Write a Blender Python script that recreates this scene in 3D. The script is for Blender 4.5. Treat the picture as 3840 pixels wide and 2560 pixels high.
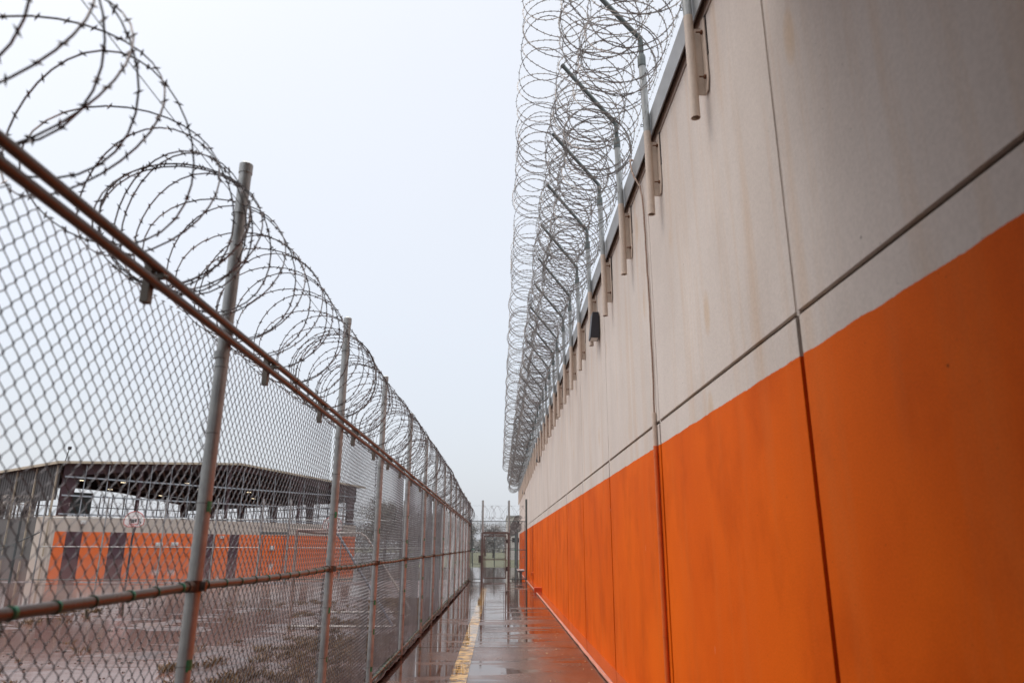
import bpy, math, random
import numpy as np
from mathutils import Vector, Matrix, noise as mn
R = math.radians
sc = bpy.context.scene
for o in list(bpy.data.objects): bpy.data.objects.remove(o)

# ------------------------------------------------------------------ camera
PITCH, YAW, ROLL = R(16.1345), R(0.9112), R(0.2655)
cp, sp, cy, sy = math.cos(PITCH), math.sin(PITCH), math.cos(YAW), math.sin(YAW)
fw = Vector((sy*cp, cy*cp, sp)); ri = Vector((cy, -sy, 0)); up = ri.cross(fw)
cr, sr = math.cos(ROLL), math.sin(ROLL)
RI = ri*cr + up*sr; UP = up*cr - ri*sr
cam_d = bpy.data.cameras.new('camera'); cam = bpy.data.objects.new('camera', cam_d)
sc.collection.objects.link(cam); sc.camera = cam
cam.matrix_world = Matrix(((RI.x, UP.x, -fw.x, 0), (RI.y, UP.y, -fw.y, 0), (RI.z, UP.z, -fw.z, 1.75), (0, 0, 0, 1)))
cam_d.sensor_width = 36; cam_d.lens = 24.938; cam_d.clip_start = 0.05; cam_d.clip_end = 3000
cam_d.dof.use_dof = True; cam_d.dof.focus_distance = 13.0; cam_d.dof.aperture_fstop = 1.8

# ------------------------------------------------------------------ sky and sun (overcast)
SUN_EL, SUN_AZ = R(64), R(-82)          # azimuth measured from +Y towards +X
w = bpy.data.worlds.new('World'); sc.world = w; w.use_nodes = True
nt = w.node_tree; nt.nodes.clear(); N = nt.nodes.new; LK = nt.links.new
out = N('ShaderNodeOutputWorld')
sky = N('ShaderNodeTexSky'); sky.sky_type = 'NISHITA'; sky.sun_disc = False
sky.sun_elevation = SUN_EL; sky.sun_rotation = SUN_AZ; sky.dust_density = 6; sky.air_density = 1.0
bg1 = N('ShaderNodeBackground'); bg1.inputs[1].default_value = 0.05; LK(sky.outputs[0], bg1.inputs[0])
tc = N('ShaderNodeTexCoord'); sep = N('ShaderNodeSeparateXYZ'); LK(tc.outputs['Generated'], sep.inputs[0])
cl = N('ShaderNodeTexNoise'); cl.inputs['Scale'].default_value = 1.6; cl.inputs['Detail'].default_value = 4
cl.inputs['Roughness'].default_value = .45; LK(tc.outputs['Generated'], cl.inputs['Vector'])
m1 = N('ShaderNodeMath'); m1.operation = 'MULTIPLY_ADD'; m1.inputs[1].default_value = 0.32; m1.inputs[2].default_value = -0.16
LK(cl.outputs['Fac'], m1.inputs[0])
m2 = N('ShaderNodeMath'); m2.operation = 'ADD'; LK(sep.outputs['Z'], m2.inputs[0]); LK(m1.outputs[0], m2.inputs[1])
rp = N('ShaderNodeValToRGB'); LK(m2.outputs[0], rp.inputs[0])
e = rp.color_ramp.elements
e[0].position = 0.0; e[0].color = (0.348, 0.368, 0.398, 1)
e[1].position = 1.0; e[1].color = (2.8, 2.76, 2.7, 1)
for p, c in ((0.3, (0.39, 0.408, 0.435, 1)), (0.70, (0.425, 0.438, 0.457, 1)), (0.82, (1.7, 1.69, 1.67, 1))):
    x = e.new(p); x.color = c
bg2 = N('ShaderNodeBackground'); bg2.inputs[1].default_value = 1.78; LK(rp.outputs[0], bg2.inputs[0])
add = N('ShaderNodeAddShader'); LK(bg1.outputs[0], add.inputs[0]); LK(bg2.outputs[0], add.inputs[1]); LK(add.outputs[0], out.inputs[0])
sd = bpy.data.lights.new('sun', 'SUN'); sd.energy = 1.1; sd.angle = R(35); sd.color = (1, .97, .93)
so = bpy.data.objects.new('sun', sd); sc.collection.objects.link(so)
sv = Vector((math.sin(SUN_AZ)*math.cos(SUN_EL), math.cos(SUN_AZ)*math.cos(SUN_EL), math.sin(SUN_EL)))
so.rotation_euler = sv.to_track_quat('Z', 'Y').to_euler()
sc.view_settings.view_transform = 'Standard'; sc.view_settings.look = 'None'
sc.view_settings.exposure = 0.0; sc.view_settings.gamma = 1
sc.render.engine = 'CYCLES'
sc.render.resolution_x, sc.render.resolution_y = 1024, 682

# ------------------------------------------------------------------ helpers
random.seed(7); rng = np.random.default_rng(7)
COL = sc.collection
class MB:
    def __init__(s): s.V = []; s.F = []; s.n = 0
    def add(s, V, F):
        V = np.asarray(V, float).reshape(-1, 3); F = np.asarray(F, int)
        s.V.append(V); s.F.append(F + s.n); s.n += len(V); return s
    def box(s, a, b, rot=None, piv=None):
        x0, y0, z0 = a; x1, y1, z1 = b
        V = np.array([(x0,y0,z0),(x1,y0,z0),(x1,y1,z0),(x0,y1,z0),(x0,y0,z1),(x1,y0,z1),(x1,y1,z1),(x0,y1,z1)], float)
        if rot is not None:
            p = np.array(piv if piv is not None else V.mean(0)); V = (V-p) @ np.array(rot).T + p
        return s.add(V, [(0,3,2,1),(4,5,6,7),(0,1,5,4),(1,2,6,5),(2,3,7,6),(3,0,4,7)])
    def prism(s, prof, axis, a, b):
        """extrude a 2-D profile (list of pairs) along axis 0,1,2 from a to b"""
        n = len(prof); V = []
        for t in (a, b):
            for p in prof:
                q = list(p); q.insert(axis, t); V.append(q)
        s.add(V, [(i, (i+1) % n, n+(i+1) % n, n+i) for i in range(n)])
        base = s.n - 2*n
        c0 = np.mean(V[:n], 0); c1 = np.mean(V[n:], 0)
        k = s.n
        s.V.append(np.array([c0, c1])); s.n += 2
        s.F.append(np.array([(base+(i+1) % n, base+i, k) for i in range(n)] + [(base+n+i, base+n+(i+1) % n, k+1) for i in range(n)]))
        return s
    def tube(s, P, r, n=8, caps=True, ref=None, closed=False):
        P = np.asarray(P, float); m = len(P)
        if np.isscalar(r): r = np.full(m, float(r))
        T = np.gradient(P, axis=0)
        if closed: T = np.roll(P, -1, 0) - np.roll(P, 1, 0)
        T /= np.linalg.norm(T, axis=1)[:, None] + 1e-12
        if ref is not None:
            U = np.cross(T, np.array(ref, float)); U /= np.linalg.norm(U, axis=1)[:, None] + 1e-12
        else:
            U = np.zeros_like(P); a = np.eye(3)[np.argmin(np.abs(T[0]))]; u = np.cross(T[0], a)
            for i in range(m):
                u = u - T[i]*(u @ T[i]); u /= np.linalg.norm(u) + 1e-12; U[i] = u
        W = np.cross(T, U)
        an = np.arange(n)/n*2*np.pi + np.pi/n
        V = P[:, None, :] + r[:, None, None]*(np.cos(an)[None, :, None]*U[:, None, :] + np.sin(an)[None, :, None]*W[:, None, :])
        V = V.reshape(-1, 3)
        i = np.arange(m if closed else m-1)[:, None]; j = np.arange(n)[None, :]; i2 = (i+1) % m
        F = np.stack([i*n+j, i*n+(j+1) % n, i2*n+(j+1) % n, i2*n+j], -1).reshape(-1, 4)
        b = s.n; s.add(V, F)
        if caps and not closed:
            k = s.n; s.V.append(np.array([P[0], P[-1]])); s.n += 2
            s.F.append(np.array([(b+(q+1) % n, b+q, k) for q in range(n)] + [(b+(m-1)*n+q, b+(m-1)*n+(q+1) % n, k+1) for q in range(n)]))
        return s
    def tubes(s, P, r, n=4, ref=(1, 0, 0)):
        """many tubes at once: P (k, m, 3)"""
        P = np.asarray(P, float); k, m, _ = P.shape
        T = np.gradient(P, axis=1); T /= np.linalg.norm(T, axis=2)[..., None] + 1e-12
        U = np.cross(T, np.array(ref, float)); U /= np.linalg.norm(U, axis=2)[..., None] + 1e-12
        W = np.cross(T, U); an = np.arange(n)/n*2*np.pi
        V = P[:, :, None, :] + r*(np.cos(an)[None, None, :, None]*U[:, :, None, :] + np.sin(an)[None, None, :, None]*W[:, :, None, :])
        a = np.arange(k)[:, None, None]*m*n; i = np.arange(m-1)[None, :, None]*n; j = np.arange(n)[None, None, :]
        j2 = (j+1) % n
        F = np.stack([a+i+j, a+i+j2, a+i+n+j2, a+i+n+j], -1).reshape(-1, 4)
        return s.add(V.reshape(-1, 3), F)
    def ring(s, c, r, t, axis=2, n=16, sq=4, h=None):
        an = np.arange(n)/n*2*np.pi; A = np.zeros((n, 3)); ax = [i for i in range(3) if i != axis]
        A[:, ax[0]] = np.cos(an)*r; A[:, ax[1]] = np.sin(an)*r
        P = A + np.array(c)
        if h is None: return s.tube(P, t, n=sq, closed=True)
        q = [P.copy(), P.copy()]; q[0][:, axis] -= h/2; q[1][:, axis] += h/2
        return s.tube(np.array([np.array(c)-np.eye(3)[axis]*h/2, np.array(c)+np.eye(3)[axis]*h/2]), r+t, n=n)
    def build(s, name, mat, parent=None, smooth=False, bevel=0):
        V = np.concatenate(s.V) if s.V else np.zeros((0, 3))
        me = bpy.data.meshes.new(name)
        me.vertices.add(len(V)); me.vertices.foreach_set('co', V.ravel())
        sizes = np.concatenate([np.full(len(f), f.shape[1]) for f in s.F]); idx = np.concatenate([f.ravel() for f in s.F])
        me.loops.add(len(idx)); me.loops.foreach_set('vertex_index', idx.astype(np.int32))
        me.polygons.add(len(sizes)); st = np.concatenate([[0], np.cumsum(sizes)[:-1]])
        me.polygons.foreach_set('loop_start', st.astype(np.int32)); me.polygons.foreach_set('loop_total', sizes.astype(np.int32))
        me.update(calc_edges=True); me.validate()
        me.polygons.foreach_set('use_smooth', np.full(len(me.polygons), bool(smooth)))
        if mat: me.materials.append(mat)
        o = bpy.data.objects.new(name, me); COL.objects.link(o)
        if parent: o.parent = parent
        if smooth:
            try: me.set_sharp_from_angle(angle=R(40))
            except Exception: pass
        if bevel:
            b = o.modifiers.new('bevel', 'BEVEL'); b.width = bevel; b.segments = 2; b.limit_method = 'ANGLE'
        return o
def tag(o, label=None, cat=None, group=None, kind=None):
    if label: o['label'] = label
    if cat: o['category'] = cat
    if group: o['group'] = group
    if kind: o['kind'] = kind
    return o
def empty(name, loc, rz=0):
    o = bpy.data.objects.new(name, None); COL.objects.link(o); o.location = loc; o.rotation_euler = (0, 0, rz)
    o.empty_display_size = .2; return o
def copy_tree(o, parent=None):
    c = o.copy(); COL.objects.link(c)
    if parent: c.parent = parent
    for ch in list(o.children): copy_tree(ch, c)
    return c

# ------------------------------------------------------------------ materials
def mat(name):
    m = bpy.data.materials.new(name); m.use_nodes = True; t = m.node_tree
    return m, t, t.nodes['Principled BSDF'], t.nodes.new, t.links.new
def simple(name, col, rough=.6, metal=0, spec=.5, nscale=None, namp=.25, bump=0, bscale=60, col2=None, coat=0):
    m, t, b, N, L = mat(name)
    b.inputs['Roughness'].default_value = rough; b.inputs['Metallic'].default_value = metal
    b.inputs['Specular IOR Level'].default_value = spec; b.inputs['Base Color'].default_value = (*col, 1)
    if coat: b.inputs['Coat Weight'].default_value = coat; b.inputs['Coat Roughness'].default_value = .08
    if nscale or bump: tc = N('ShaderNodeTexCoord')
    if nscale:
        n = N('ShaderNodeTexNoise'); n.inputs['Scale'].default_value = nscale; n.inputs['Detail'].default_value = 5
        n.inputs['Roughness'].default_value = .65; L(tc.outputs['Object'], n.inputs['Vector'])
        r = N('ShaderNodeValToRGB'); r.color_ramp.elements[0].position = .3; r.color_ramp.elements[1].position = .72
        c2 = col2 or tuple(min(1, c*(1+namp)) for c in col); c1 = tuple(c*(1-namp) for c in col) if not col2 else col
        r.color_ramp.elements[0].color = (*c1, 1); r.color_ramp.elements[1].color = (*c2, 1)
        L(n.outputs['Fac'], r.inputs[0]); L(r.outputs[0], b.inputs['Base Color'])
        q = N('ShaderNodeMath'); q.operation = 'MULTIPLY_ADD'; q.inputs[1].default_value = .3; q.inputs[2].default_value = rough-.15
        L(n.outputs['Fac'], q.inputs[0]); L(q.outputs[0], b.inputs['Roughness'])
    if bump:
        n2 = N('ShaderNodeTexNoise'); n2.inputs['Scale'].default_value = bscale; n2.inputs['Detail'].default_value = 4
        L(tc.outputs['Object'], n2.inputs['Vector'])
        bp = N('ShaderNodeBump'); bp.inputs['Strength'].default_value = bump; bp.inputs['Distance'].default_value = .01
        L(n2.outputs['Fac'], bp.inputs['Height']); L(bp.outputs[0], b.inputs['Normal'])
    return m
galv = simple('galvanized_steel', (.35, .355, .35), .38, .5, nscale=9, namp=.22, bump=.15, bscale=140)
galv_d = simple('weathered_grey_steel', (.10, .115, .115), .5, .45, nscale=14, namp=.3)
railm = simple('damp_rail_steel', (.12, .085, .068), .34, .45, nscale=7, namp=.28, bump=.1, bscale=90)
wirem = simple('chain_link_wire', (.17, .16, .165), .33, .9, nscale=3, namp=.3)
wire_far = simple('chain_link_wire_far', (.22, .22, .225), .55, .5)
razorm = simple('razor_wire_steel', (.075, .058, .055), .40, .8, nscale=5, col2=(.19, .17, .17))
razorm2 = simple('razor_wire_steel_aged', (.07, .054, .05), .42, .75, nscale=2.5, col2=(.32, .29, .27))
green = simple('green_marker_paint', (.012, .22, .11), .4, 0, nscale=60, namp=.4)
tie_g = simple('tie_wire_green', (.02, .08, .05), .45, .3, nscale=40, namp=.5)
tie_m = simple('tie_wire', (.12, .11, .10), .5, .6)
beige_steel = simple('beige_painted_steel', (.56, .45, .37), .5, nscale=16, namp=.10, bump=.25, bscale=55)
rust = simple('rusty_bolt', (.16, .07, .035), .8, .2)
blackm = simple('black_lamp_housing', (.02, .02, .026), .35)
lens = simple('lamp_lens', (.55, .53, .48), .2)
flash = simple('metal_flashing', (.36, .36, .36), .42, .45, nscale=4, namp=.15)
dark_in = simple('dark_opening', (.03, .02, .018), .9)
brownsteel = simple('brown_gate_steel', (.17, .125, .115), .42, .55, nscale=9, namp=.3)

def wall_material(name, zpaint, grime=1.0):
    """precast concrete, painted orange below zpaint and beige above, stains and run marks"""
    m, t, b, N, L = mat(name)
    g = N('ShaderNodeNewGeometry'); sp_ = N('ShaderNodeSeparateXYZ'); L(g.outputs['Position'], sp_.inputs[0])
    # wobbling paint edge
    cmb = N('ShaderNodeCombineXYZ'); L(sp_.outputs['Y'], cmb.inputs[1])
    ne = N('ShaderNodeTexNoise'); ne.inputs['Scale'].default_value = 2.6; ne.inputs['Detail'].default_value = 10; ne.inputs['Roughness'].default_value = .7
    L(cmb.outputs[0], ne.inputs['Vector'])
    ed = N('ShaderNodeMath'); ed.operation = 'MULTIPLY_ADD'; ed.inputs[1].default_value = .05; ed.inputs[2].default_value = -.025; L(ne.outputs['Fac'], ed.inputs[0])
    zz = N('ShaderNodeMath'); zz.operation = 'ADD'; L(sp_.outputs['Z'], zz.inputs[0]); L(ed.outputs[0], zz.inputs[1])
    gt = N('ShaderNodeMath'); gt.operation = 'GREATER_THAN'; gt.inputs[1].default_value = zpaint; L(zz.outputs[0], gt.inputs[0])
    # beige
    def mapped(sc_, loc=(0, 0, 0)):
        mp = N('ShaderNodeMapping'); mp.inputs['Scale'].default_value = sc_; mp.inputs['Location'].default_value = loc
        L(g.outputs['Position'], mp.inputs[0]); return mp.outputs[0]
    def nz(vec, s, d=5, r=.55):
        n = N('ShaderNodeTexNoise'); n.inputs['Scale'].default_value = s; n.inputs['Detail'].default_value = d; n.inputs['Roughness'].default_value = r
        L(vec, n.inputs['Vector']); return n.outputs['Fac']
    def ramp(f, stops):
        r = N('ShaderNodeValToRGB'); el = r.color_ramp.elements
        el[0].position, el[0].color = stops[0][0], (*stops[0][1], 1); el[1].position, el[1].color = stops[-1][0], (*stops[-1][1], 1)
        for p, c in stops[1:-1]: x = el.new(p); x.color = (*c, 1)
        L(f, r.inputs[0]); return r.outputs[0]
    def mix(f, a, b_, typ='MIX'):
        x = N('ShaderNodeMixRGB'); x.blend_type = typ
        for s_, i in ((f, 0), (a, 1), (b_, 2)):
            if isinstance(s_, (int, float)): x.inputs[i].default_value = s_
            elif isinstance(s_, tuple): x.inputs[i].default_value = (*s_, 1)
            else: L(s_, x.inputs[i])
        return x.outputs[0]
    base_b = ramp(nz(mapped((1, .8, .5)), 1.1, 6), [(.3, (.555, .485, .438)), (.7, (.655, .583, .532))])
    streak = ramp(nz(mapped((1, 5.5, .28)), 1.0, 5, .6), [(.50, (0, 0, 0)), (.74, (1, 1, 1))])
    base_b = mix(streak, base_b, mix(1.0, base_b, (.96, .86, .76), 'MULTIPLY'))
    # long oval tan stains
    vo = N('ShaderNodeTexVoronoi'); vo.voronoi_dimensions = '3D'; vo.inputs['Scale'].default_value = 1.0; vo.inputs['Randomness'].default_value = 1
    L(mapped((0, 2.1, .85), (0, .3, .2)), vo.inputs['Vector'])
    oval = ramp(vo.outputs['Distance'], [(.10, (1, 1, 1)), (.17, (.55, .55, .55)), (.20, (0, 0, 0))])
    pres = ramp(nz(mapped((0, 1.3, .6)), 1.0, 2), [(.50, (0, 0, 0)), (.60, (.55, .55, .55))])
    st = mix(1.0, oval, pres, 'MULTIPLY')
    base_b = mix(st, base_b, (.56, .40, .26))
    drip = ramp(nz(mapped((1, 7, .10), (0, 2, 3)), 1.0, 5, .65), [(.56, (0, 0, 0)), (.72, (1, 1, 1))])
    dz = N('ShaderNodeMapRange'); dz.inputs[1].default_value = 3.2; dz.inputs[2].default_value = 6.0; dz.inputs[3].default_value = 0; dz.inputs[4].default_value = .55; L(sp_.outputs['Z'], dz.inputs[0])
    dm = N('ShaderNodeMath'); dm.operation = 'MULTIPLY'; L(drip, dm.inputs[0]); L(dz.outputs[0], dm.inputs[1])
    base_b = mix(dm.outputs[0], base_b, mix(1.0, base_b, (.80, .72, .64), 'MULTIPLY'))
    fine = ramp(nz(mapped((1, 1, 1)), 55, 3), [(.35, (.93, .93, .93)), (.65, (1.03, 1.03, 1.03))])
    base_b = mix(1.0, base_b, fine, 'MULTIPLY')
    # orange
    base_o = ramp(nz(mapped((1, .5, .35)), 1.3, 5), [(.3, (.63, .092, .005)), (.68, (.77, .130, .006))])
    wash = ramp(nz(mapped((1, 4.2, .35), (3, 1, 2)), 1.0, 6, .6), [(.52, (0, 0, 0)), (.85, (.55, .55, .55))])
    base_o = mix(wash, base_o, (.66, .155, .03))
    dk = ramp(nz(mapped((1, .9, .6), (9, 4, 1)), 1.6, 5, .6), [(.48, (1, 1, 1)), (.75, (.78, .70, .66))])
    base_o = mix(1.0, base_o, dk, 'MULTIPLY')
    scr = N('ShaderNodeTexVoronoi'); scr.inputs['Scale'].default_value = 1.0; L(mapped((0, 4.5, .8), (0, .4, .7)), scr.inputs['Vector'])
    base_o = mix(ramp(scr.outputs['Distance'], [(.022, (.5, .5, .5)), (.035, (0, 0, 0))]), base_o, (.80, .42, .28))
    grain = ramp(nz(mapped((1, 1, 1)), 90, 4, .7), [(.3, (.86, .86, .86)), (.7, (1.08, 1.08, 1.08))])
    base_o = mix(1.0, base_o, grain, 'MULTIPLY')
    v3 = N('ShaderNodeTexVoronoi'); v3.inputs['Scale'].default_value = 9; L(g.outputs['Position'], v3.inputs['Vector'])
    # specks
    v2 = N('ShaderNodeTexVoronoi'); v2.inputs['Scale'].default_value = 2.4; L(g.outputs['Position'], v2.inputs['Vector'])
    sk = ramp(v2.outputs['Distance'], [(.012, (.35, .35, .35)), (.022, (1, 1, 1))])
    sk2 = ramp(v3.outputs['Distance'], [(.02, (.6, .6, .6)), (.05, (1, 1, 1))])
    colr = mix(1.0, mix(1.0, mix(gt.outputs[0], base_o, base_b), sk, 'MULTIPLY'), sk2, 'MULTIPLY')
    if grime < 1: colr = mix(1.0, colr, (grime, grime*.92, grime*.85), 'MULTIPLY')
    L(colr, b.inputs['Base Color'])
    b.inputs['Roughness'].default_value = .7; b.inputs['Specular IOR Level'].default_value = .06
    bp = N('ShaderNodeBump'); bp.inputs['Strength'].default_value = .22; bp.inputs['Distance'].default_value = .008
    L(nz(mapped((1, 1, 1)), 24, 7, .72), bp.inputs['Height']); L(bp.outputs[0], b.inputs['Normal'])
    return m
wallm = wall_material('painted_precast_wall', 2.80)
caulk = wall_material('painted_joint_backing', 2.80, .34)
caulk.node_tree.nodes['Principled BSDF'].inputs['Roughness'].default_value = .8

def puddle_mask(N, L, g):
    """0..1 mask of the standing water on the slabs: long bands lying across the path"""
    def nz(sc_, loc, d, r):
        x = N('ShaderNodeMapping'); x.inputs['Scale'].default_value = sc_; x.inputs['Location'].default_value = loc; L(g.outputs['Position'], x.inputs[0])
        n = N('ShaderNodeTexNoise'); n.inputs['Scale'].default_value = 1; n.inputs['Detail'].default_value = d; n.inputs['Roughness'].default_value = r; L(x.outputs[0], n.inputs['Vector']); return n.outputs['Fac']
    def lin(a, k, b):
        m = N('ShaderNodeMath'); m.operation = 'MULTIPLY_ADD'; m.inputs[1].default_value = k
        L(a, m.inputs[0])
        if isinstance(b, (int, float)): m.inputs[2].default_value = b
        else: L(b, m.inputs[2])
        return m.outputs[0]
    def mr(v, a, b, c, d):
        r = N('ShaderNodeMapRange'); L(v, r.inputs[0])
        for k, q in enumerate((a, b, c, d)): r.inputs[k+1].default_value = q
        return r.outputs[0]
    sp_ = N('ShaderNodeSeparateXYZ'); L(g.outputs['Position'], sp_.inputs[0])
    base = nz((.34, .55, 1), (4.2, 1.3, 0), 5, .6)
    band = nz((.30, 2.6, 1), (1.2, 8.3, 0), 4, .6)
    v = lin(band, .55, lin(base, .75, -.16))
    v = lin(mr(sp_.outputs['Y'], 8, 26, -.05, .07), 1.0, v)
    v = lin(mr(sp_.outputs['Y'], 39, 43, 0, .30), 1.0, v)
    v = lin(mr(sp_.outputs['X'], -1.5, 1.5, .055, -.035), 1.0, v)
    return mr(v, .475, .525, 0, 1)

def pavement_material():
    m, t, b, N, L = mat('wet_concrete')
    g = N('ShaderNodeNewGeometry')
    def mp(s_, l=(0, 0, 0)):
        x = N('ShaderNodeMapping'); x.inputs['Scale'].default_value = s_; x.inputs['Location'].default_value = l; L(g.outputs['Position'], x.inputs[0]); return x.outputs[0]
    def nz(v, s, d=5, r=.55):
        n = N('ShaderNodeTexNoise'); n.inputs['Scale'].default_value = s; n.inputs['Detail'].default_value = d; n.inputs['Roughness'].default_value = r; L(v, n.inputs['Vector']); return n.outputs['Fac']
    def ramp(f, stops):
        r = N('ShaderNodeValToRGB'); el = r.color_ramp.elements
        el[0].position, el[0].color = stops[0][0], (*stops[0][1], 1); el[1].position, el[1].color = stops[-1][0], (*stops[-1][1], 1)
        for p, c in stops[1:-1]: x = el.new(p); x.color = (*c, 1)
        L(f, r.inputs[0]); return r.outputs[0]
    base = ramp(nz(mp((1, .6, 1)), 1.4, 8, .62), [(.28, (.055, .027, .018)), (.5, (.098, .048, .031)), (.75, (.15, .085, .060))])
    fine = ramp(nz(mp((1, 1, 1)), 60, 3), [(.3, (.8, .8, .8)), (.7, (1.15, 1.15, 1.15))])
    mx = N('ShaderNodeMixRGB'); mx.blend_type = 'MULTIPLY'; mx.inputs[0].default_value = 1; L(base, mx.inputs[1]); L(fine, mx.inputs[2])
    sp_ = N('ShaderNodeSeparateXYZ'); L(g.outputs['Position'], sp_.inputs[0])
    pm = puddle_mask(N, L, g)
    damp = ramp(nz(mp((1, .7, 1), (2, 7, 0)), 1.1, 5), [(.35, (.14, .14, .14)), (.7, (.33, .33, .33))])
    rr = N('ShaderNodeMixRGB'); L(pm, rr.inputs[0]); L(damp, rr.inputs[1]); rr.inputs[2].default_value = (.028, .028, .028, 1)
    fr = N('ShaderNodeMapRange'); L(sp_.outputs['Y'], fr.inputs[0]); fr.inputs[1].default_value = 38; fr.inputs[2].default_value = 42; fr.inputs[3].default_value = 0; fr.inputs[4].default_value = .0
    ra = N('ShaderNodeMath'); ra.operation = 'ADD'; L(rr.outputs[0], ra.inputs[0]); L(fr.outputs[0], ra.inputs[1]); L(ra.outputs[0], b.inputs['Roughness'])
    dk = N('ShaderNodeMixRGB'); dk.blend_type = 'MULTIPLY'; L(pm, dk.inputs[0]); L(mx.outputs[0], dk.inputs[1]); dk.inputs[2].default_value = (.62, .58, .56, 1)
    L(dk.outputs[0], b.inputs['Base Color'])
    b.inputs['Specular IOR Level'].default_value = .5; b.inputs['IOR'].default_value = 1.40
    h = N('ShaderNodeMixRGB'); L(pm, h.inputs[0]); L(nz(mp((1, 1, 1)), 45, 4, .65), h.inputs[1]); h.inputs[2].default_value = (.5, .5, .5, 1)
    bp = N('ShaderNodeBump'); bp.inputs['Strength'].default_value = .22; bp.inputs['Distance'].default_value = .006; L(h.outputs[0], bp.inputs['Height'])
    rp_ = nz(mp((2.2, 9, 1)), 1.0, 3); bp2 = N('ShaderNodeBump'); bp2.inputs['Strength'].default_value = .05; bp2.inputs['Distance'].default_value = .01
    L(rp_, bp2.inputs['Height']); L(bp.outputs[0], bp2.inputs['Normal']); L(bp2.outputs[0], b.inputs['Normal'])
    return m
pavem = pavement_material()

def mud_material(name, c1, c2, c3, r0=.3, r1=.75, sc_=.8):
    m, t, b, N, L = mat(name)
    g = N('ShaderNodeNewGeometry')
    n = N('ShaderNodeTexNoise'); n.inputs['Scale'].default_value = sc_; n.inputs['Detail'].default_value = 9; n.inputs['Roughness'].default_value = .65; L(g.outputs['Position'], n.inputs['Vector'])
    r = N('ShaderNodeValToRGB'); el = r.color_ramp.elements; el[0].position = .3; el[0].color = (*c1, 1); el[1].position = .72; el[1].color = (*c3, 1); x = el.new(.5); x.color = (*c2, 1)
    L(n.outputs['Fac'], r.inputs[0]); L(r.outputs[0], b.inputs['Base Color'])
    n2 = N('ShaderNodeTexNoise'); n2.inputs['Scale'].default_value = 3.5; n2.inputs['Detail'].default_value = 6; L(g.outputs['Position'], n2.inputs['Vector'])
    q = N('ShaderNodeMapRange'); q.inputs[1].default_value = .35; q.inputs[2].default_value = .65; q.inputs[3].default_value = r0; q.inputs[4].default_value = r1
    L(n2.outputs['Fac'], q.inputs[0]); L(q.outputs[0], b.inputs['Roughness'])
    bp = N('ShaderNodeBump'); bp.inputs['Strength'].default_value = .6; bp.inputs['Distance'].default_value = .03; L(n2.outputs['Fac'], bp.inputs['Height']); L(bp.outputs[0], b.inputs['Normal'])
    return m
mudm = mud_material('red_mud', (.036, .017, .013), (.066, .031, .023), (.10, .052, .037), .22, .5)
groundm = mud_material('far_grass_ground', (.05, .055, .03), (.085, .085, .04), (.12, .10, .055), .6, .9, .25)
def water_material(name, col, rough, w1, w2, ior=1.33):
    m, t, b, N, L = mat(name)
    g = N('ShaderNodeNewGeometry')
    b.inputs['Base Color'].default_value = (*col, 1); b.inputs['Roughness'].default_value = rough; b.inputs['IOR'].default_value = ior
    b.inputs['Specular IOR Level'].default_value = .2
    mp = N('ShaderNodeMapping'); mp.inputs['Scale'].default_value = (w1, w2, 1); L(g.outputs['Position'], mp.inputs[0])
    n = N('ShaderNodeTexNoise'); n.inputs['Scale'].default_value = 1; n.inputs['Detail'].default_value = 3; L(mp.outputs[0], n.inputs['Vector'])
    bp = N('ShaderNodeBump'); bp.inputs['Strength'].default_value = .10; bp.inputs['Distance'].default_value = .02; L(n.outputs['Fac'], bp.inputs['Height']); L(bp.outputs[0], b.inputs['Normal'])
    return m
deepm = water_material('flood_water_far', (.135, .07, .058), .03, .35, 2.2)
deepm.node_tree.nodes['Principled BSDF'].inputs['Specular IOR Level'].default_value = .5
waterm = water_material('muddy_water', (.105, .052, .042), .08, .9, 6)
stripem = None
def stripe_material():
    m, t, b, N, L = mat('worn_yellow_paint')
    g = N('ShaderNodeNewGeometry')
    n = N('ShaderNodeTexNoise'); n.inputs['Scale'].default_value = 5; n.inputs['Detail'].default_value = 9; n.inputs['Roughness'].default_value = .72; L(g.outputs['Position'], n.inputs['Vector'])
    r = N('ShaderNodeValToRGB'); el = r.color_ramp.elements; el[0].position = .44; el[0].color = (.085, .05, .036, 1); el[1].position = .55; el[1].color = (.46, .27, .075, 1); x = el.new(.75); x.color = (.56, .38, .15, 1)
    L(n.outputs['Fac'], r.inputs[0]); L(r.outputs[0], b.inputs['Base Color'])
    pm = puddle_mask(N, L, g)
    q = N('ShaderNodeMapRange'); q.inputs[3].default_value = .33; q.inputs[4].default_value = .03; L(pm, q.inputs[0]); L(q.outputs[0], b.inputs['Roughness'])
    b.inputs['IOR'].default_value = 1.55
    return m
stripem = stripe_material()
ledgem = simple('wet_orange_ledge', (.30, .075, .030), .12, nscale=4, namp=.18, bump=.05, bscale=30)
ledge_edge = simple('worn_pink_edge', (.50, .19, .12), .45, nscale=8, namp=.22, bump=.3, bscale=30)

# ------------------------------------------------------------------ ground
XW = 1.70; YEND = 62.0
def plane(name, x0, x1, y0, y1, z, m, kind='structure', label=None):
    o = MB().add([(x0,y0,z),(x1,y0,z),(x1,y1,z),(x0,y1,z)], [(0,1,2,3)]).build(name, m); return tag(o, label, None, None, kind)
plane('ground', -1500, 1500, -60, 2500, -.16, groundm, label='flat damp grass and earth reaching to the horizon')
pv = MB()
def slab(x0, x1, y0, y1, z0=-.2, z1=0.0): pv.box((x0, y0, z0), (x1, y1, z1))
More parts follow.
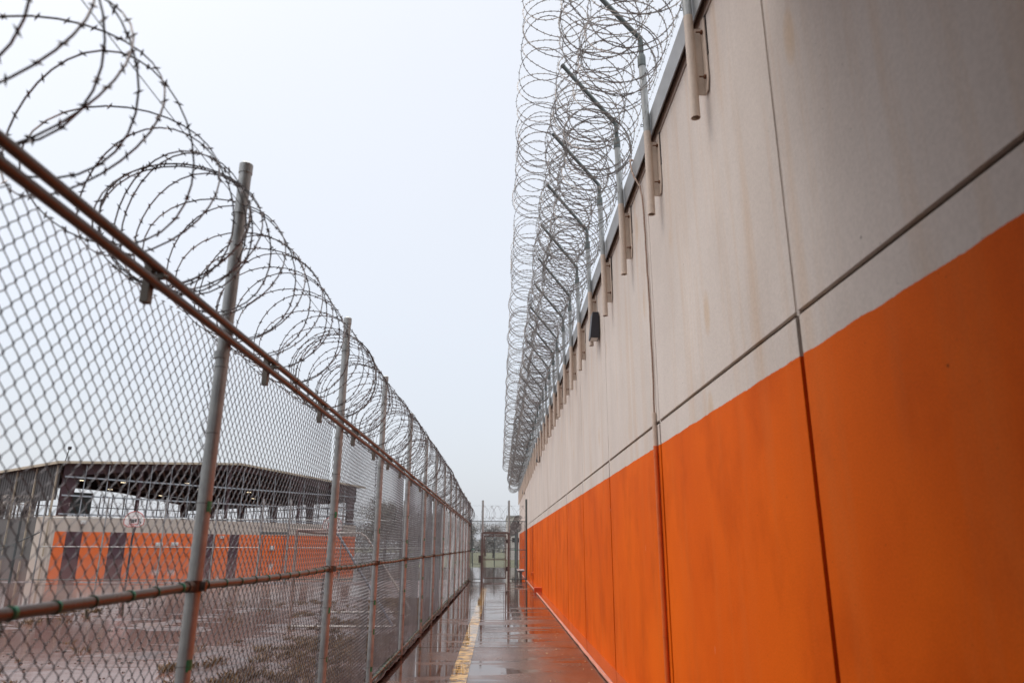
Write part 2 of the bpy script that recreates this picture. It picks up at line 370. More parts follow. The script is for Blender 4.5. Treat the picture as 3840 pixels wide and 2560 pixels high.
# slabs butted with narrow joints
js = [-3, 1.6, 5.7, 9.8, 13.9, 18.0, 22.1, 26.2, 30.3, 34.4, 38.5, 40.5]
for i in range(len(js)-1):
    slab(-1.50, 1.475, js[i]+.004, js[i+1]-.004, z1=0.0 - (.003 if i % 2 else 0))
slab(-3.0, 3.2, 40.504, 66.0, z1=-.004)
pave = tag(pv.build('pavement', pavem, bevel=.004), 'wet brown concrete walkway slabs between fence and wall', None, None, 'structure')
tag(MB().box((-1.49, -3, -.25), (1.47, 40.6, -.02)).build('pavement_joint_base', dark_in), 'dark dirt packed in the joints under the walkway slabs', None, None, 'structure')
# painted lines
sl = MB(); yy = 4.0
while yy < 33:
    y2 = yy + 1.0; k = lambda y: (-.665 - .06*(y-10)/22, -.425 - .085*(y-10)/22)
    a, b_ = k(yy), k(y2)
    sl.add([(a[0], yy, .0045), (a[1], yy, .0045), (b_[1], y2, .0045), (b_[0], y2, .0045)], [(0, 1, 2, 3)]); yy = y2
tag(sl.build('painted_line', stripem), 'worn yellow stripe painted along the wet walkway', None, None, 'structure')
tag(MB().add([(-1.45, 33.2, .0045), (1.40, 33.2, .0045), (1.40, 33.32, .0045), (-1.45, 33.32, .0045)], [(0, 1, 2, 3)]).build('painted_line', stripem), 'thin yellow line painted straight across the walkway near the gate', None, None, 'structure')

# yard terrain
def fbm(x, y, s, o=4): return mn.fractal(Vector((x*s, y*s, 3.7)), 1.0, 2.0, o)
def hgt(x, y):
    h = -.052 + .040*fbm(x, y, .35, 4) + .034*mn.fractal(Vector((x*.9, y*2.6, 1.3)), .8, 2.0, 3)
    # mud bank along the fence, higher grassy right part
    h += .05*max(0, 1-(-1.5-x)/1.2)
    gr = max(0, min(1, (x+5.6)/2))*max(0, min(1, (28-y)/8)); h += .04*gr
    if 12 < y < 22 and x < -5.2: h -= .02
    if y > 21: h -= .09*min(1, (y-21)/5)*min(1, max(0, (-x-6)/4))
    if x < -12: h -= .03*min(1, (-12-x)/6)
    if 36.5 < y < 39.5: h += .15*(1-abs(y-38)/1.5)
    return h
def terrain(name, x0, x1, y0, y1, st):
    nx, ny = int((x1-x0)/st)+1, int((y1-y0)/st)+1
    V = [(x0+i*st, y0+j*st, hgt(x0+i*st, y0+j*st)) for j in range(ny) for i in range(nx)]
    i, j = np.meshgrid(np.arange(nx-1), np.arange(ny-1)); a = (j*nx+i).ravel()
    return MB().add(V, np.stack([a, a+1, a+1+nx, a+nx], 1)).build(name, mudm, smooth=True)
te = terrain('yard_mud', -31.5, -1.50, -3, 39.9, .16)
tag(te, 'waterlogged red mud yard beyond the chain link fence', None, None, 'structure')
WL = -.052
plane('flood_water', -140, -1.503, -3, 40.49, WL, waterm, label='shallow pinkish brown water standing on the muddy yard')
tag(MB().add([(-220,40.5,WL),(-3.01,40.5,WL),(-3.01,66,WL),(-8,67,WL),(-8,97,WL),(-12,220,WL),(-220,220,WL)],[(0,1,2,3,4,5,6)]).build('flood_water',deepm),'wide still flood water in front of the pavilion',None,None,'structure')

mudm.node_tree.nodes['Principled BSDF'].inputs['Specular IOR Level'].default_value = .3
# grass tufts
gm = simple('wet_dead_grass', (.11, .058, .03), .6, nscale=2.5, col2=(.25, .16, .075))
gb = MB(); Vs = []; Fs = []; n0 = 0
def tuft(x, y, z, nb, hh, sp_):
    global n0
    for _ in range(nb):
        a = random.uniform(0, 6.283); r_ = random.uniform(0, sp_); bx, by = x+math.cos(a)*r_, y+math.sin(a)*r_
        h = hh*random.uniform(.4, 1); ln = random.uniform(.2, 1.1)*h; wd = random.uniform(.003, .006)
        dx, dy = math.cos(a+random.uniform(-.8, .8))*ln, math.sin(a+random.uniform(-.8, .8))*ln; px, py = -math.sin(a)*wd, math.cos(a)*wd
        Vs.extend([(bx-px, by-py, z-.01), (bx+px, by+py, z-.01), (bx+dx*.5+px*.7, by+dy*.5+py*.7, z+h*.7), (bx+dx*.5-px*.7, by+dy*.5-py*.7, z+h*.7), (bx+dx, by+dy, z+h)])
        Fs.append((n0, n0+1, n0+2, n0+3, n0+4)); n0 += 5
cnt = 0
for _ in range(26000):
    y = random.uniform(3.5, 26)
    x = random.uniform(-1.7-1.15*y if y < 12 else -15, -1.72)
    dens = .8*fbm(x, y, .5, 2) + .9*mn.noise(Vector((x*2.1, y*2.1, 9)))
    gr = max(0, min(1, (x+5.4+.5*mn.noise(Vector((x*.6, y*.6, 2))))/1.8))
    near = max(0, min(1, (12.5-y)/2.0))
    if dens + .50*gr + .34*near - .50 + .25*(y > 20) < random.uniform(-.05, .6): continue
    z = hgt(x, y)
    if z < WL-.012: continue
    tuft(x, y, max(z, WL-.01), random.randint(8, 22), random.uniform(.05, .14), random.uniform(.03, .09)); cnt += 1
    if cnt > 5200: break
gb.V.append(np.array(Vs)); gb.F.append(np.array(Fs)); gb.n = n0
tag(gb.build('grass', gm), 'short brown grass tufts sprouting from the wet mud', 'grass', None, 'stuff')
cm = MB(); nn = 0
while nn < 900:
    y = random.uniform(6, 26); x = random.uniform(max(-14, -1.15*y), -1.9)
    if mn.noise(Vector((x*.7, y*.7, 4))) < .02: continue
    z = max(hgt(x, y), WL); r_ = random.uniform(.012, .045); k_ = 6; an_ = np.arange(k_)/k_*6.283+random.random()
    V = [(x+math.cos(a)*r_*random.uniform(.7, 1.5), y+math.sin(a)*r_*random.uniform(.6, 1.1), z-.01) for a in an_] + [(x+math.cos(a)*r_*.6, y+math.sin(a)*r_*.5, z+r_*random.uniform(.25, .6)) for a in an_] + [(x, y, z+r_*.6)]
    cm.add(V, [(i_, (i_+1) % k_, k_+(i_+1) % k_, k_+i_) for i_ in range(k_)]); b0 = cm.n-len(V); cm.F.append(np.array([(b0+k_+i_, b0+k_+(i_+1) % k_, b0+2*k_) for i_ in range(k_)])); nn += 1
tag(cm.build('mud_clods', simple('dark_mud_clod', (.035, .018, .013), .5, nscale=9)), 'small dark clods and debris scattered over the wet yard', 'debris', None, 'stuff')
# grass field beyond
gfm = mud_material('green_field', (.04, .045, .02), (.065, .068, .028), (.10, .085, .04), .6, .9, .35)
tag(MB().add([(-8,66,-.02),(60,66,-.02),(60,260,.05),(-14,260,.05)],[(0,1,2,3)]).build('grass_field', gfm), 'green and yellow grass field beyond the far end of the walkway', None, None, 'structure')
# fallen bits on the pavement
lb = MB()
for _ in range(60):
    x, y = random.uniform(-1.3, 1.4), random.uniform(9, 30); a = random.uniform(0, 3.14); l, w_ = random.uniform(.01, .035), random.uniform(.004, .009)
    if random.random() < .6: x = random.uniform(.6, 1.4); y = random.uniform(9.5, 17)
    c, s_ = math.cos(a), math.sin(a)
    lb.add([(x-c*l, y-s_*l, .004), (x+s_*w_, y-c*w_, .007), (x+c*l, y+s_*l, .009), (x-s_*w_, y+c*w_, .006)], [(0, 1, 2, 3)])
tag(lb.build('leaf_litter', simple('dry_leaf', (.45, .33, .17), .6, nscale=30, namp=.4)), 'small pale leaf fragments lying on the wet concrete', 'leaves', None, 'stuff')

# ------------------------------------------------------------------ prison wall
bld = empty('prison_building', (XW+.2, 30, 0)); tag(bld, 'long precast wall painted orange below and beige above, right of the walkway', 'building')
def wp(name, mb, m, bevel=0, parent=bld, smooth=False):
    o = mb.build(name, m, parent, smooth=smooth, bevel=bevel); o.matrix_parent_inverse = Matrix.Translation(-Vector(parent.location)); return o
seams = [3.85+3.64*k for k in range(-2, 17)]
seams = [s for s in seams if s < YEND-1] + [YEND]
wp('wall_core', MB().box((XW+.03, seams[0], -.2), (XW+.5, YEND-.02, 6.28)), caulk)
for i in range(len(seams)-1):
    g0, g1 = (.026+.0016*max(0, q_-4) for q_ in (seams[i], seams[i+1])); g0, g1 = min(g0, .075), min(g1, .075)
    y0, y1 = seams[i]+g0, seams[i+1]-g1
    if i == len(seams)-2: y1 = YEND
    if abs(seams[i]-7.49) < .01:    # extra open joint just past this seam, below the reveal
        wp('wall_panel', MB().box((XW, y0, .0), (XW+.029, 7.665, 3.027)), wallm, .003)
        wp('wall_panel', MB().box((XW, 7.70, .0), (XW+.029, y1, 3.027)), wallm, .003)
    else:
        wp('wall_panel', MB().box((XW, y0, .0), (XW+.029, y1, 3.027)), wallm, .003)
    wp('wall_panel', MB().box((XW, y0-g0*.35, 3.058), (XW+.029, y1+g1*.35, 6.055)), wallm, .003)
    wp('wall_panel', MB().box((XW, y0-g0*.35, 6.088), (XW+.029, y1+g1*.35, 6.27)), wallm, .004)
    # caulk bead in the upper joints
    wp('joint_sealant', MB().tube([(XW+.019, seams[i], z) for z in np.linspace(3.03, 6.2, 40)], np.array([.017+.002*random.random() for _ in range(40)]), 6), wallm, smooth=True)
wp('open_joint', MB().box((XW+.004, 7.663, .04), (XW+.030, 7.702, 3.05)), dark_in)
shadow_stripm = simple('dark_brown_shadow', (.07, .045, .035), .7)
cpb = MB(); yc = -1.5
while yc < YEND:
    y2 = min(yc+3.0, YEND+.05); cpb.prism([(XW-.062, 6.125), (XW-.066, 6.40), (XW+.55, 6.42), (XW+.55, 6.39), (XW-.04, 6.372), (XW-.045, 6.135)], 1, yc+.003, y2-.003); yc = y2
wp('coping', cpb, flash)
wp('coping_shadow_strip', MB().box((XW-.040, -1.5, 6.205), (XW-.001, YEND, 6.25)), shadow_stripm)  # dark strip coloured as the shadow under the coping lip
wp('roof_deck', MB().box((XW+.45, -3, 6.0), (XW+14, YEND, 6.2)), simple('roof_membrane', (.35, .34, .33), .8))
wp('ledge', MB().prism([(1.505, -.05), (1.500, .03), (1.515, .040), (XW+.01, .045), (XW+.01, -.05)], 1, -3, YEND), ledgem)
le = MB(); ys = np.arange(3, YEND, .12)
le.tube([(1.488+.006*mn.noise(Vector((y*2.1, 0, 0))), y, .026+.008*mn.noise(Vector((y*1.3, 5, 0)))) for y in ys], np.array([.024+.006*mn.noise(Vector((y*3.3, 9, 0))) for y in ys]), 8)
wp('ledge_edge', le, ledge_edge, smooth=True)
# end face of the building and its return
wp('end_wall', MB().box((XW, YEND+.002, -.1), (XW+14, YEND+.3, 6.2)), wallm)
# invented shelter, out of view, added to darken the near wall and fence
blk = empty('added_shade_shelter', (0, -1.2, 0)); tag(blk, 'added unseen flat roof on thin posts, shading the near end of wall and fence', 'building')
def bp_(name, mb, m): o = mb.build(name, m, blk); o.matrix_parent_inverse = Matrix.Translation(-Vector(blk.location)); return o
shade_roofm = simple('shade_roof_soffit', (.30, .26, .23), .7)
bp_('roof', MB().box((-2.3, -7, 5.95), (XW-.07, 3.55, 6.12)), shade_roofm)  # added roof that blocks the high sky over the near wall
bp_('shade_roof_edge', MB().box((-2.34, 3.551, 5.85), (XW-.07, 3.59, 6.16)), brownsteel)
sp__ = MB(); yq = -7.0
while yq < 1.5: sp__.box((-2.32 + (.03 if int(yq*5) % 2 else 0), yq, .15), (-2.27, yq+.2, 5.84)); yq += .2
bp_('side_shade_panel', sp__, simple('brown_corrugated_shade_panel', (.11, .085, .07), .6))  # added side blocker against low sky light from the left
for x_, y_ in ((-2.2, .2), (-2.2, -3.0), (-2.2, -6.2)): bp_('shade_roof_post', MB().tube([(x_, y_, -.2), (x_, y_, 5.94)], .06, 12), galv)

# ------------------------------------------------------------------ chain link helper
def chain(mb, origin, du, width, height, s, r, n=4, bulge=None, dn=(1, 0, 0), fine=False):
    du = np.array(du, float); dn = np.array(dn, float); og = np.array(origin, float)
    k = int(width/s); m = int(height/s)
    PROF = ((-.30, .275), (-.07, .04), (.07, .04), (.30, .275)) if fine else ((-.10, .10), (.10, .10))
    zs = []; us = []; dp = []
    for j in range(m+1):
        side = j % 2
        for q, fr_ in PROF:
            t = (j+q)*s; frac = fr_
            zs.append(min(max(t, 0), m*s)); us.append((frac if side == 0 else 1-frac)*s + (-.06*s if side == 0 else .06*s))
            dp.append(1.0 if ((side == 0) == (q > 0)) else -1.0)
    zs, us, dp = np.array(zs), np.array(us), np.array(dp)
    ii = np.arange(k)[:, None]
    par = ii % 2
    U = ii*s + np.where(par == 0, us[None, :], us[None, :])
    # neighbours interlock: odd wires run mirrored so corners hook each other
    U = np.where(par == 0, ii*s + us[None, :], ii*s + (s - us[None, :]))
    D = np.where(par == 0, dp[None, :], -dp[None, :])*r*1.05
    Z = np.broadcast_to(zs[None, :], U.shape)
    if bulge is not None: D = D + bulge(U, Z)
    P = og + U[..., None]*du + D[..., None]*dn + Z[..., None]*np.array([0, 0, 1.])
    mb.tubes(P, r, n, ref=tuple(dn)); return mb

# ------------------------------------------------------------------ left fence
XF = -1.64
FY = [1.05, 4.05, 7.23, 9.86, 12.87, 15.86, 18.38, 21.36, 24.34, 27.3, 30.28, 32.9, 35.7, 38.3, 40.2]
fence = empty('chain_link_fence', (XF, 20, 0)); tag(fence, 'tall chain link fence with galvanized posts along the left of the walkway', 'fence')
def fp(name, mb, m, parent=fence, smooth=False, bevel=0):
    o = mb.build(name, m, parent, smooth=smooth, bevel=bevel)
    o.matrix_parent_inverse = Matrix.Translation(-Vector(fence.location)) if parent is fence else Matrix.Identity(4); return o
def sub(name, mb, m, par, smooth=False):
    o = mb.build(name, m, par, smooth=smooth); return o
PR = .038
for i, y in enumerate(FY):
    rr = PR if i < 14 else .045
    lean = random.uniform(-.008, .008); zt = 4.07 + random.uniform(-.03, .03)
    zz = np.linspace(-.1, zt, 12)
    post = fp('post', MB().tube([(XF+lean*z/4, y+lean*z/5, z) for z in zz], rr, 20), galv, smooth=True)
    sub('post_cap', MB().tube([(XF+lean, y+lean*.8, zt-.05), (XF+lean, y+lean*.8, zt+.012), (XF+lean, y+lean*.8, zt+.022)], np.array([rr+.004, rr+.004, rr*.85]), 20), galv, post, True)
    # tie wires round the post and dabs of green paint beside them
    tb = MB(); gp = MB(); z = .25+random.uniform(0, .1)
    while z < 2.85:
        if abs(z-1.54) > .08:
            (MB() if y < 13 else tb).ring((XF, y, z), rr+.002, .0021, 2, 18, 4) if y >= 13 else sub('tie_wire', MB().ring((XF, y, z), rr+.002, .0021, 2, 18, 4), tie_m, post, True)
            if z < 2.3 and random.random() < .85:
                a0 = random.uniform(-1.2, -.5); a1 = a0+random.uniform(.5, 1.2); hh = random.uniform(.04, .075)
                na = 6; A = np.linspace(a0, a1, na); z0 = z-random.uniform(.01, .05)
                V = [(XF+lean*z/4+math.cos(a)*(rr+.0015), y+math.sin(a)*(rr+.0015), z0+(hh if t else random.uniform(-.012, .004))) for t in (0, 1) for a in A]
                gq = MB() if y < 13 else gp
                gq.add(V, [(q, q+1, na+q+1, na+q) for q in range(na-1)])
                if y < 13: sub('paint_mark', gq, green, post)
        z += random.uniform(.36, .46)
    tb.ring((XF, y, 3.72+random.uniform(-.05, .05)), rr+.003, .003, 2, 18, 4)
    sub('tie_wire', tb, tie_m, post, True)
    if gp.n: sub('paint_mark', gp, green, post)
    # rail cups / collar at mid rail
    sub('rail_collar', MB().tube([(XF, y, 1.51), (XF, y, 1.57)], rr+.005, 20).tube([(XF, y-.095, 1.54), (XF, y-.03, 1.54)], .030, 12).tube([(XF, y+.03, 1.54), (XF, y+.095, 1.54)], .030, 12).box((XF+rr, y-.012, 1.515), (XF+rr+.03, y+.012, 1.565)), railm, post, True)
    if i and y > 3: sub('shim', MB().tube([(XF, y, 2.80), (XF, y, 2.84)], rr+.004, 20), galv, post, True)
for i in range(len(FY)-1):
    y0, y1 = FY[i]+.04, FY[i+1]-.04
    sag = lambda y: -.012*math.sin(math.pi*(y-y0)/(y1-y0))
    for nm, z, r_ in (('mid_rail', 1.54, .0225), ('bottom_rail', .085, .021)):
        yy = np.linspace(y0, y1, 14)
        rail = fp(nm, MB().tube([(XF, y, z + (sag(y) if z > 1 else .02*mn.noise(Vector((y*.7, 3, 1))))) for y in yy], r_, 14), railm, smooth=True)
        tb = MB(); gp = MB(); y = y0+.12
        while y < y1-.08:
            zc = z + (sag(y) if z > 1 else .02*mn.noise(Vector((y*.7, 3, 1))))
            if z > 1:
                if y0 < 13: tb, gp = MB(), MB()
                tb.ring((XF, y, zc), r_+.003, .0028, 1, 14, 4)
                L_ = random.uniform(.02, .06); tb.tube([(XF-.02, y, zc-r_), (XF-.015, y+.004, zc-r_-L_)], .0028, 4)
                w_ = random.uniform(.008, .03); gp.tube([(XF, y-w_*.3, zc), (XF, y+w_, zc)], r_+.0012, 14, caps=False)
                if y0 < 13: sub('tie_wire', tb, tie_g, rail, True); sub('paint_mark', gp, green, rail, True)
            else:
                if y0 < 13: tb, gp = MB(), MB()
                R_ = random.uniform(.028, .055); a = np.linspace(-1.0, random.uniform(3.0, 4.6), 12)
                tb.tube([(XF+.01+math.cos(q)*R_, y+q*.006, zc+.006+math.sin(q)*R_) for q in a], .0035, 5)
                if random.random() < .6: gp.tube([(XF, y-.012, zc), (XF, y+.015, zc)], r_+.0012, 14, caps=False)
                if y0 < 13:
                    sub('tie_wire', tb, tie_g, rail, True)
                    if gp.n: sub('paint_mark', gp, green, rail, True)
            y += random.uniform(.24, .30)
        if y0 >= 13:
            sub('tie_wire', tb, tie_g, rail, True)
            if gp.n: sub('paint_mark', gp, green, rail, True)
# twin top rails on the walkway side
XT = XF + .072
for z, nm in ((2.893, 'top_rail'), (2.965, 'top_rail')):
    yj = -1.0
    while yj < 40:
        y2 = min(yj+6.4, 40.15)
        rail = fp(nm, MB().tube([(XT, y, z+.006*mn.noise(Vector((y*.4, z, 0)))) for y in np.linspace(yj, y2, 20)], .0215, 14), railm, smooth=True)
        sub('sleeve', MB().tube([(XT, y2-.09, z), (XT, y2-.01, z)], .0245, 14), railm, rail, True)
        yj = y2
# clamp blocks behind the twin rails
y = 3.06; k = 0
ycl = [1.5, 3.06, 4.76, 6.28, 7.78, 9.1, 10.3, 11.58, 13.1]
while ycl[-1] < 39: ycl.append(ycl[-1]+1.5)
clm = simple('clamp_steel', (.17, .15, .13), .5, .6, nscale=10, namp=.3)
for y in ycl:
    fp('rail_clamp', MB().box((XT-.062, y-.022, 2.800), (XT-.024, y+.022, 3.012)).box((XT-.03, y-.012, 2.915), (XT+.028, y+.012, 2.942)).tube([(XT-.05, y, 2.928), (XT+.045, y, 2.928)], .008, 6), clm, bevel=.003)
# mesh, in bays
def bul(y0, y1, seed):
    def f(U, Z):
        t = U/(y1-y0)
        return -.055 - .028*np.sin(np.pi*t)*np.sin(Z*2.1+seed)*np.sin(np.pi*Z/2.85) - .012*np.sin(U*2.3+seed*2)*np.sin(Z*1.7)
    return f
for i in range(-1, len(FY)-1):
    y0 = FY[i] if i >= 0 else -1.9; y1 = FY[i+1]
    mb = MB(); k = math.floor((y1-y0)/(.0425 if y0 < 4 else .039 if y0 < 20 else .045)); s = (y1-y0)/k
    far_ = y0 > 20
    chain(mb, (XF, y0, .06), (0, 1, 0), y1-y0+.001, 2.90, s, .0028 if y0 < 9 else .0025 if not far_ else .0020, 4 if not far_ else 3, bul(y0, y1, i*1.7), (1, 0, 0), not far_)
    fp('chain_link_mesh', mb, wirem, smooth=False)

# ------------------------------------------------------------------ razor wire
def coil(name, cx, cz, r, y0, y1, p, seed, m, label, kk=1.5, ph=0., barb_far=26, axis='y', wander=.03, wr=.0042, cx2=None, barbs=True, spt=30, rj=.03, sagp=None, tilt=.04, bs=1.0, rprof=None, bunch=.8):
    rg = np.random.default_rng(seed); nt_ = int((y1-y0)/p); th = np.linspace(0, nt_*2*np.pi, nt_*spt)
    turn = th/(2*np.pi)
    ax = y0 + p*(turn + bunch*(1.3*np.sin(turn*.29+seed) + .8*np.sin(turn*.71+seed*2))) + p*.47*np.cos(kk*th+ph) + .06*np.sin(turn*.9+seed) + .03*np.sin(turn*2.3+seed*2)
    tl = .5*np.sin(turn*.83+seed) + .5*np.sin(turn*2.17+seed*3)
    ax = ax + tilt*tl*np.sin(th+seed) + tilt*.6*np.sin(turn*3.1+seed*5)*np.cos(th)
    def sm(sd, f): return sum(np.sin(turn*f*q+sd*q*1.7)/q for q in (1, 1.7, 2.6))/2
    rr = r*(1+rj*sm(seed+1, 1.9)+.02*np.sin(th*2+seed))
    if rprof is not None:
        rq = np.interp(ax, rprof[0], rprof[1]); cz = cz + (rq-.37)*1.05; rr = rr*rq/.37
    X = cx + wander*sm(seed+2, .45) + rr*np.sin(th); Z = cz + wander*sm(seed+3, .38) + rr*np.cos(th)
    if sagp: Z = Z + sagp(ax)
    P = np.stack([X, ax, Z], 1) if axis == 'y' else np.stack([ax, X, Z], 1)
    mb = MB(); mb.tube(P, wr, 4, ref=(0, 1, 0) if axis == 'y' else (1, 0, 0))
    o = mb.build(name, m); tag(o, label, 'razor wire')
    if barbs:
        seg = np.linalg.norm(np.diff(P, axis=0), axis=1); cs = np.concatenate([[0], np.cumsum(seg)])
        d = np.arange(.05, cs[-1], .102); d = d + rg.uniform(-.006, .006, len(d))
        Q = np.stack([np.interp(d, cs, P[:, i]) for i in range(3)], 1); Q2 = np.stack([np.interp(d+.01, cs, P[:, i]) for i in range(3)], 1)
        T = Q2-Q; T /= np.linalg.norm(T, axis=1)[:, None]
        A = np.cross(T, rg.normal(size=T.shape)); A /= np.linalg.norm(A, axis=1)[:, None]; B = np.cross(T, A)
        V = []; F = []
        for k, (a1, s1) in enumerate(((A, 1), (B, -1))):
            # a spike: slanted double ended diamond crossing the wire
            D_ = (a1*.019 + T*s1*.013)*bs
            w_ = np.cross(D_, T); w_ /= np.linalg.norm(w_, axis=1)[:, None]
            ring_ = [T*.0065 + w_*.003, -T*.0065 + w_*.003, -T*.0065 - w_*.003, T*.0065 - w_*.003]
            base = k*len(Q)*6
            vv = np.stack([Q+D_, Q+ring_[0], Q+ring_[1], Q+ring_[2], Q+ring_[3], Q-D_], 1).reshape(-1, 3)
            b0 = (np.arange(len(Q))*6+base)[:, None]
            V.append(vv); F.append(np.concatenate([b0+np.array(t)[None, :] for t in ((0,1,2),(0,2,3),(0,3,4),(0,4,1),(5,2,1),(5,3,2),(5,4,3),(5,1,4))]))
        bm = MB(); bm.V.append(np.concatenate(V)); bm.F.append(np.concatenate(F)); bm.n = sum(len(v) for v in V)
        bm.build('barbs', m, o)
    return o
coil('razor_wire_coil', -1.72, 3.395, .37, -.6, 39.4, .185, 3, razorm, bs=1.0, bunch=1.0, rprof=((-1, 3.8, 5, 9, 12, 15, 20, 25, 30, 37), (.375, .38, .415, .42, .45, .455, .47, .425, .42, .39)), label= 'single loose razor wire coil resting on the top rails of the left fence', ph=-.9, wander=.02)
WS = 1.073      # distance factor for everything carried by the wall top
def wx(x): return x*WS
def wz(z): return 1.75 + (z-1.75)*WS
sagA = lambda y: .07 - .16*np.abs(np.sin(np.pi*(y/WS-4.74)/1.625))**1.3
sagB = lambda y: .05*np.sin(y*1.1) + .04*np.sin(y*2.9)
coil('razor_wire_coil', wx(.66), wz(8.33), .45, 2.2, 66.5, .25, 11, razorm2, 'upper outermost razor wire coil riding on the tips of the bent arms', wander=.04, wr=.0056, tilt=.11, rj=.05, bs=1.3, sagp=sagA)
coil('razor_wire_coil', wx(1.08), wz(7.16), .47, 2.2, 66.0, .17, 23, razorm2, 'middle razor wire coil hanging beneath the bent arms', wander=.06, ph=1., wr=.0056, tilt=.11, rj=.05, bs=1.3, sagp=sagB)
coil('razor_wire_coil', wx(1.17), wz(6.52), .44, 2.2, 66.0, .18, 37, razorm2, 'lowest razor wire coil tied against the upright pipes above the wall', wander=.045, ph=2., wr=.0056, tilt=.11, rj=.05, bs=1.3, sagp=sagB)
# barbed strands and tension wires
def strand(x, z, y0, y1, label, m=razorm2, r=.0016, barbs=True, sp_=.12):
    mb = MB(); ys_ = np.arange(y0, y1+.4, .4)
    mb.tube([(x, y, z+.01*math.sin(y*1.9)) for y in ys_], r, 4)
    o = mb.build('barbed_wire' if barbs else 'tension_wire', m); tag(o, label, 'wire')
    if barbs:
        bm = MB()
        for y in np.arange(y0, min(y1, 30), sp_):
            a = random.uniform(0, 3.14)
            for q in (a, a+1.4):
                d = np.array([math.cos(q)*.014, random.uniform(-.006, .006), math.sin(q)*.014]); c = np.array([x, y, z+.01*math.sin(y*1.9)])
                bm.tube([c-d, c+d], .0022, 3)
        bm.build('barbs', m, o)
    return o
for x, z, l in ((.715, 7.90, 'barbed strand along the tips of the bent arms'), (1.06, 7.42, 'barbed strand along the middle of the bent arms'), (1.38, 6.98, 'barbed strand at the elbows of the bent arms'), (1.425, 6.33, 'barbed strand clipped to the upright pipes below their elbows'), (1.43, 5.95, 'lowest barbed strand clipped to the upright pipes near the coping')):
    strand(wx(x), wz(z), 2.2, 65, l)
strand(-1.60, 3.74, 1.0, 40.2, 'thin straight wire strung through the coil on the left fence', galv_d, .0022, False)

# ------------------------------------------------------------------ brackets with bent arms on the wall top
def wall_post():
    t = empty('wire_support_arm', (1.48, 0, 4.92))
    # local coordinates relative to (1.48, y, 4.92)
    def q(x, z): return x-1.48, z-4.92
    X, Z0 = 0, 0
    n_ = 20; an = np.arange(n_)/n_*2*np.pi
    # lower pipe: open tube with wall thickness
    def pipe(z0, z1, r, x0=0, x1=0):
        mb = MB(); P = [(x0, 0, z0), (x1, 0, z1)]; mb.tube(P, r, 20, caps=False); mb.tube(P[::-1], r-.005, 20, caps=False)
        for z, x, s_ in ((z0, x0, 1), (z1, x1, -1)):
            V = [(x+math.cos(a)*rr_, math.sin(a)*rr_, z) for rr_ in (r, r-.005) for a in an]
            F = [(i, (i+1) % n_, n_+(i+1) % n_, n_+i) if s_ > 0 else (i, n_+i, n_+(i+1) % n_, (i+1) % n_) for i in range(n_)]
            mb.add(V, F)
        return mb
    pipe(0, .93, .0365).build('lower_pipe', beige_steel, t, True)
    up_ = pipe(.931, 1.80, .0365, 0, -.018).build('upper_pipe', galv, t, True)
    MB().tube([(-.018, 0, 1.72), (-.018, 0, 1.83), (-.018, 0, 1.86)], np.array([.043, .043, .034]), 20).build('coupling', galv_d, t, True)
    arm = [(-.018, 0, 1.80), (-.018, 0, 2.02)]
    for a in np.linspace(0, R(43), 7): arm.append((-.018-.10*(1-math.cos(a)), 0, 2.03+.10*math.sin(a)))
    ex, ez = arm[-1][0], arm[-1][2]; L_ = .98
    arm.append((ex-L_*math.sin(R(41)), 0, ez+L_*math.cos(R(41))*1.12))
    ao = MB().tube(arm, .0265, 16).build('bent_arm', galv_d, t, True)
    MB().tube([tuple(np.array(arm[-1])+np.array((.012, 0, -.014))), tuple(np.array(arm[-1])+np.array((-.012, 0, .014)))], .030, 16).build('end_cap', galv_d, ao, True)
    # hooks for the strands
    for (x, z) in ((-.04, 1.03), (-.045, 1.41), (-.085, 2.10), (-.40, 2.50), (-.735, 2.97)):
        MB().ring((x-.01, 0, z-.025), .013, .004, 1, 10, 4).build('wire_hook', galv_d, ao if z > 2 else up_)
    # angle bracket: web towards the camera, flange parallel to the wall with chamfered end
    MB().box((.025, -.006, .20), (.088, .003, .81)).build('bracket_web', beige_steel, t, bevel=.002)
    fl = MB().prism([(-.105, .29), (-.070, .20), (.003, .20), (.003, .83), (-.03, .87), (-.105, .84)], 0, .088, .096)
    fl.build('bracket_flange', beige_steel, t, bevel=.0015)
    MB().box((.0965, -.118, .50), (.1035, .0, .86)).build('gap_shade_plate', dark_in, t)  # dark plate standing in for the shaded gap behind the flange
    for z in (.33, .74):
        MB().tube([(.035, -.055, z), (.10, -.055, z)], .007, 6).tube([(.072, -.055, z), (.087, -.055, z)], .018, 6).build('bolt', rust, t)
    return t
ords = ['first', 'second', 'third', 'fourth', 'fifth', 'sixth', 'seventh', 'eighth', 'ninth', 'tenth', 'eleventh', 'twelfth', 'thirteenth', 'fourteenth', 'fifteenth', 'sixteenth', 'seventeenth', 'eighteenth', 'nineteenth', 'twentieth']
proto = wall_post(); yk = [WS*v_ for v_ in (4.736, 6.385, 8.0, 9.581, 11.198, 12.839, 14.518, 16.093, 17.765, 19.307, 21.02)]
while yk[-1]+1.745 < YEND-.3: yk.append(yk[-1]+1.745)
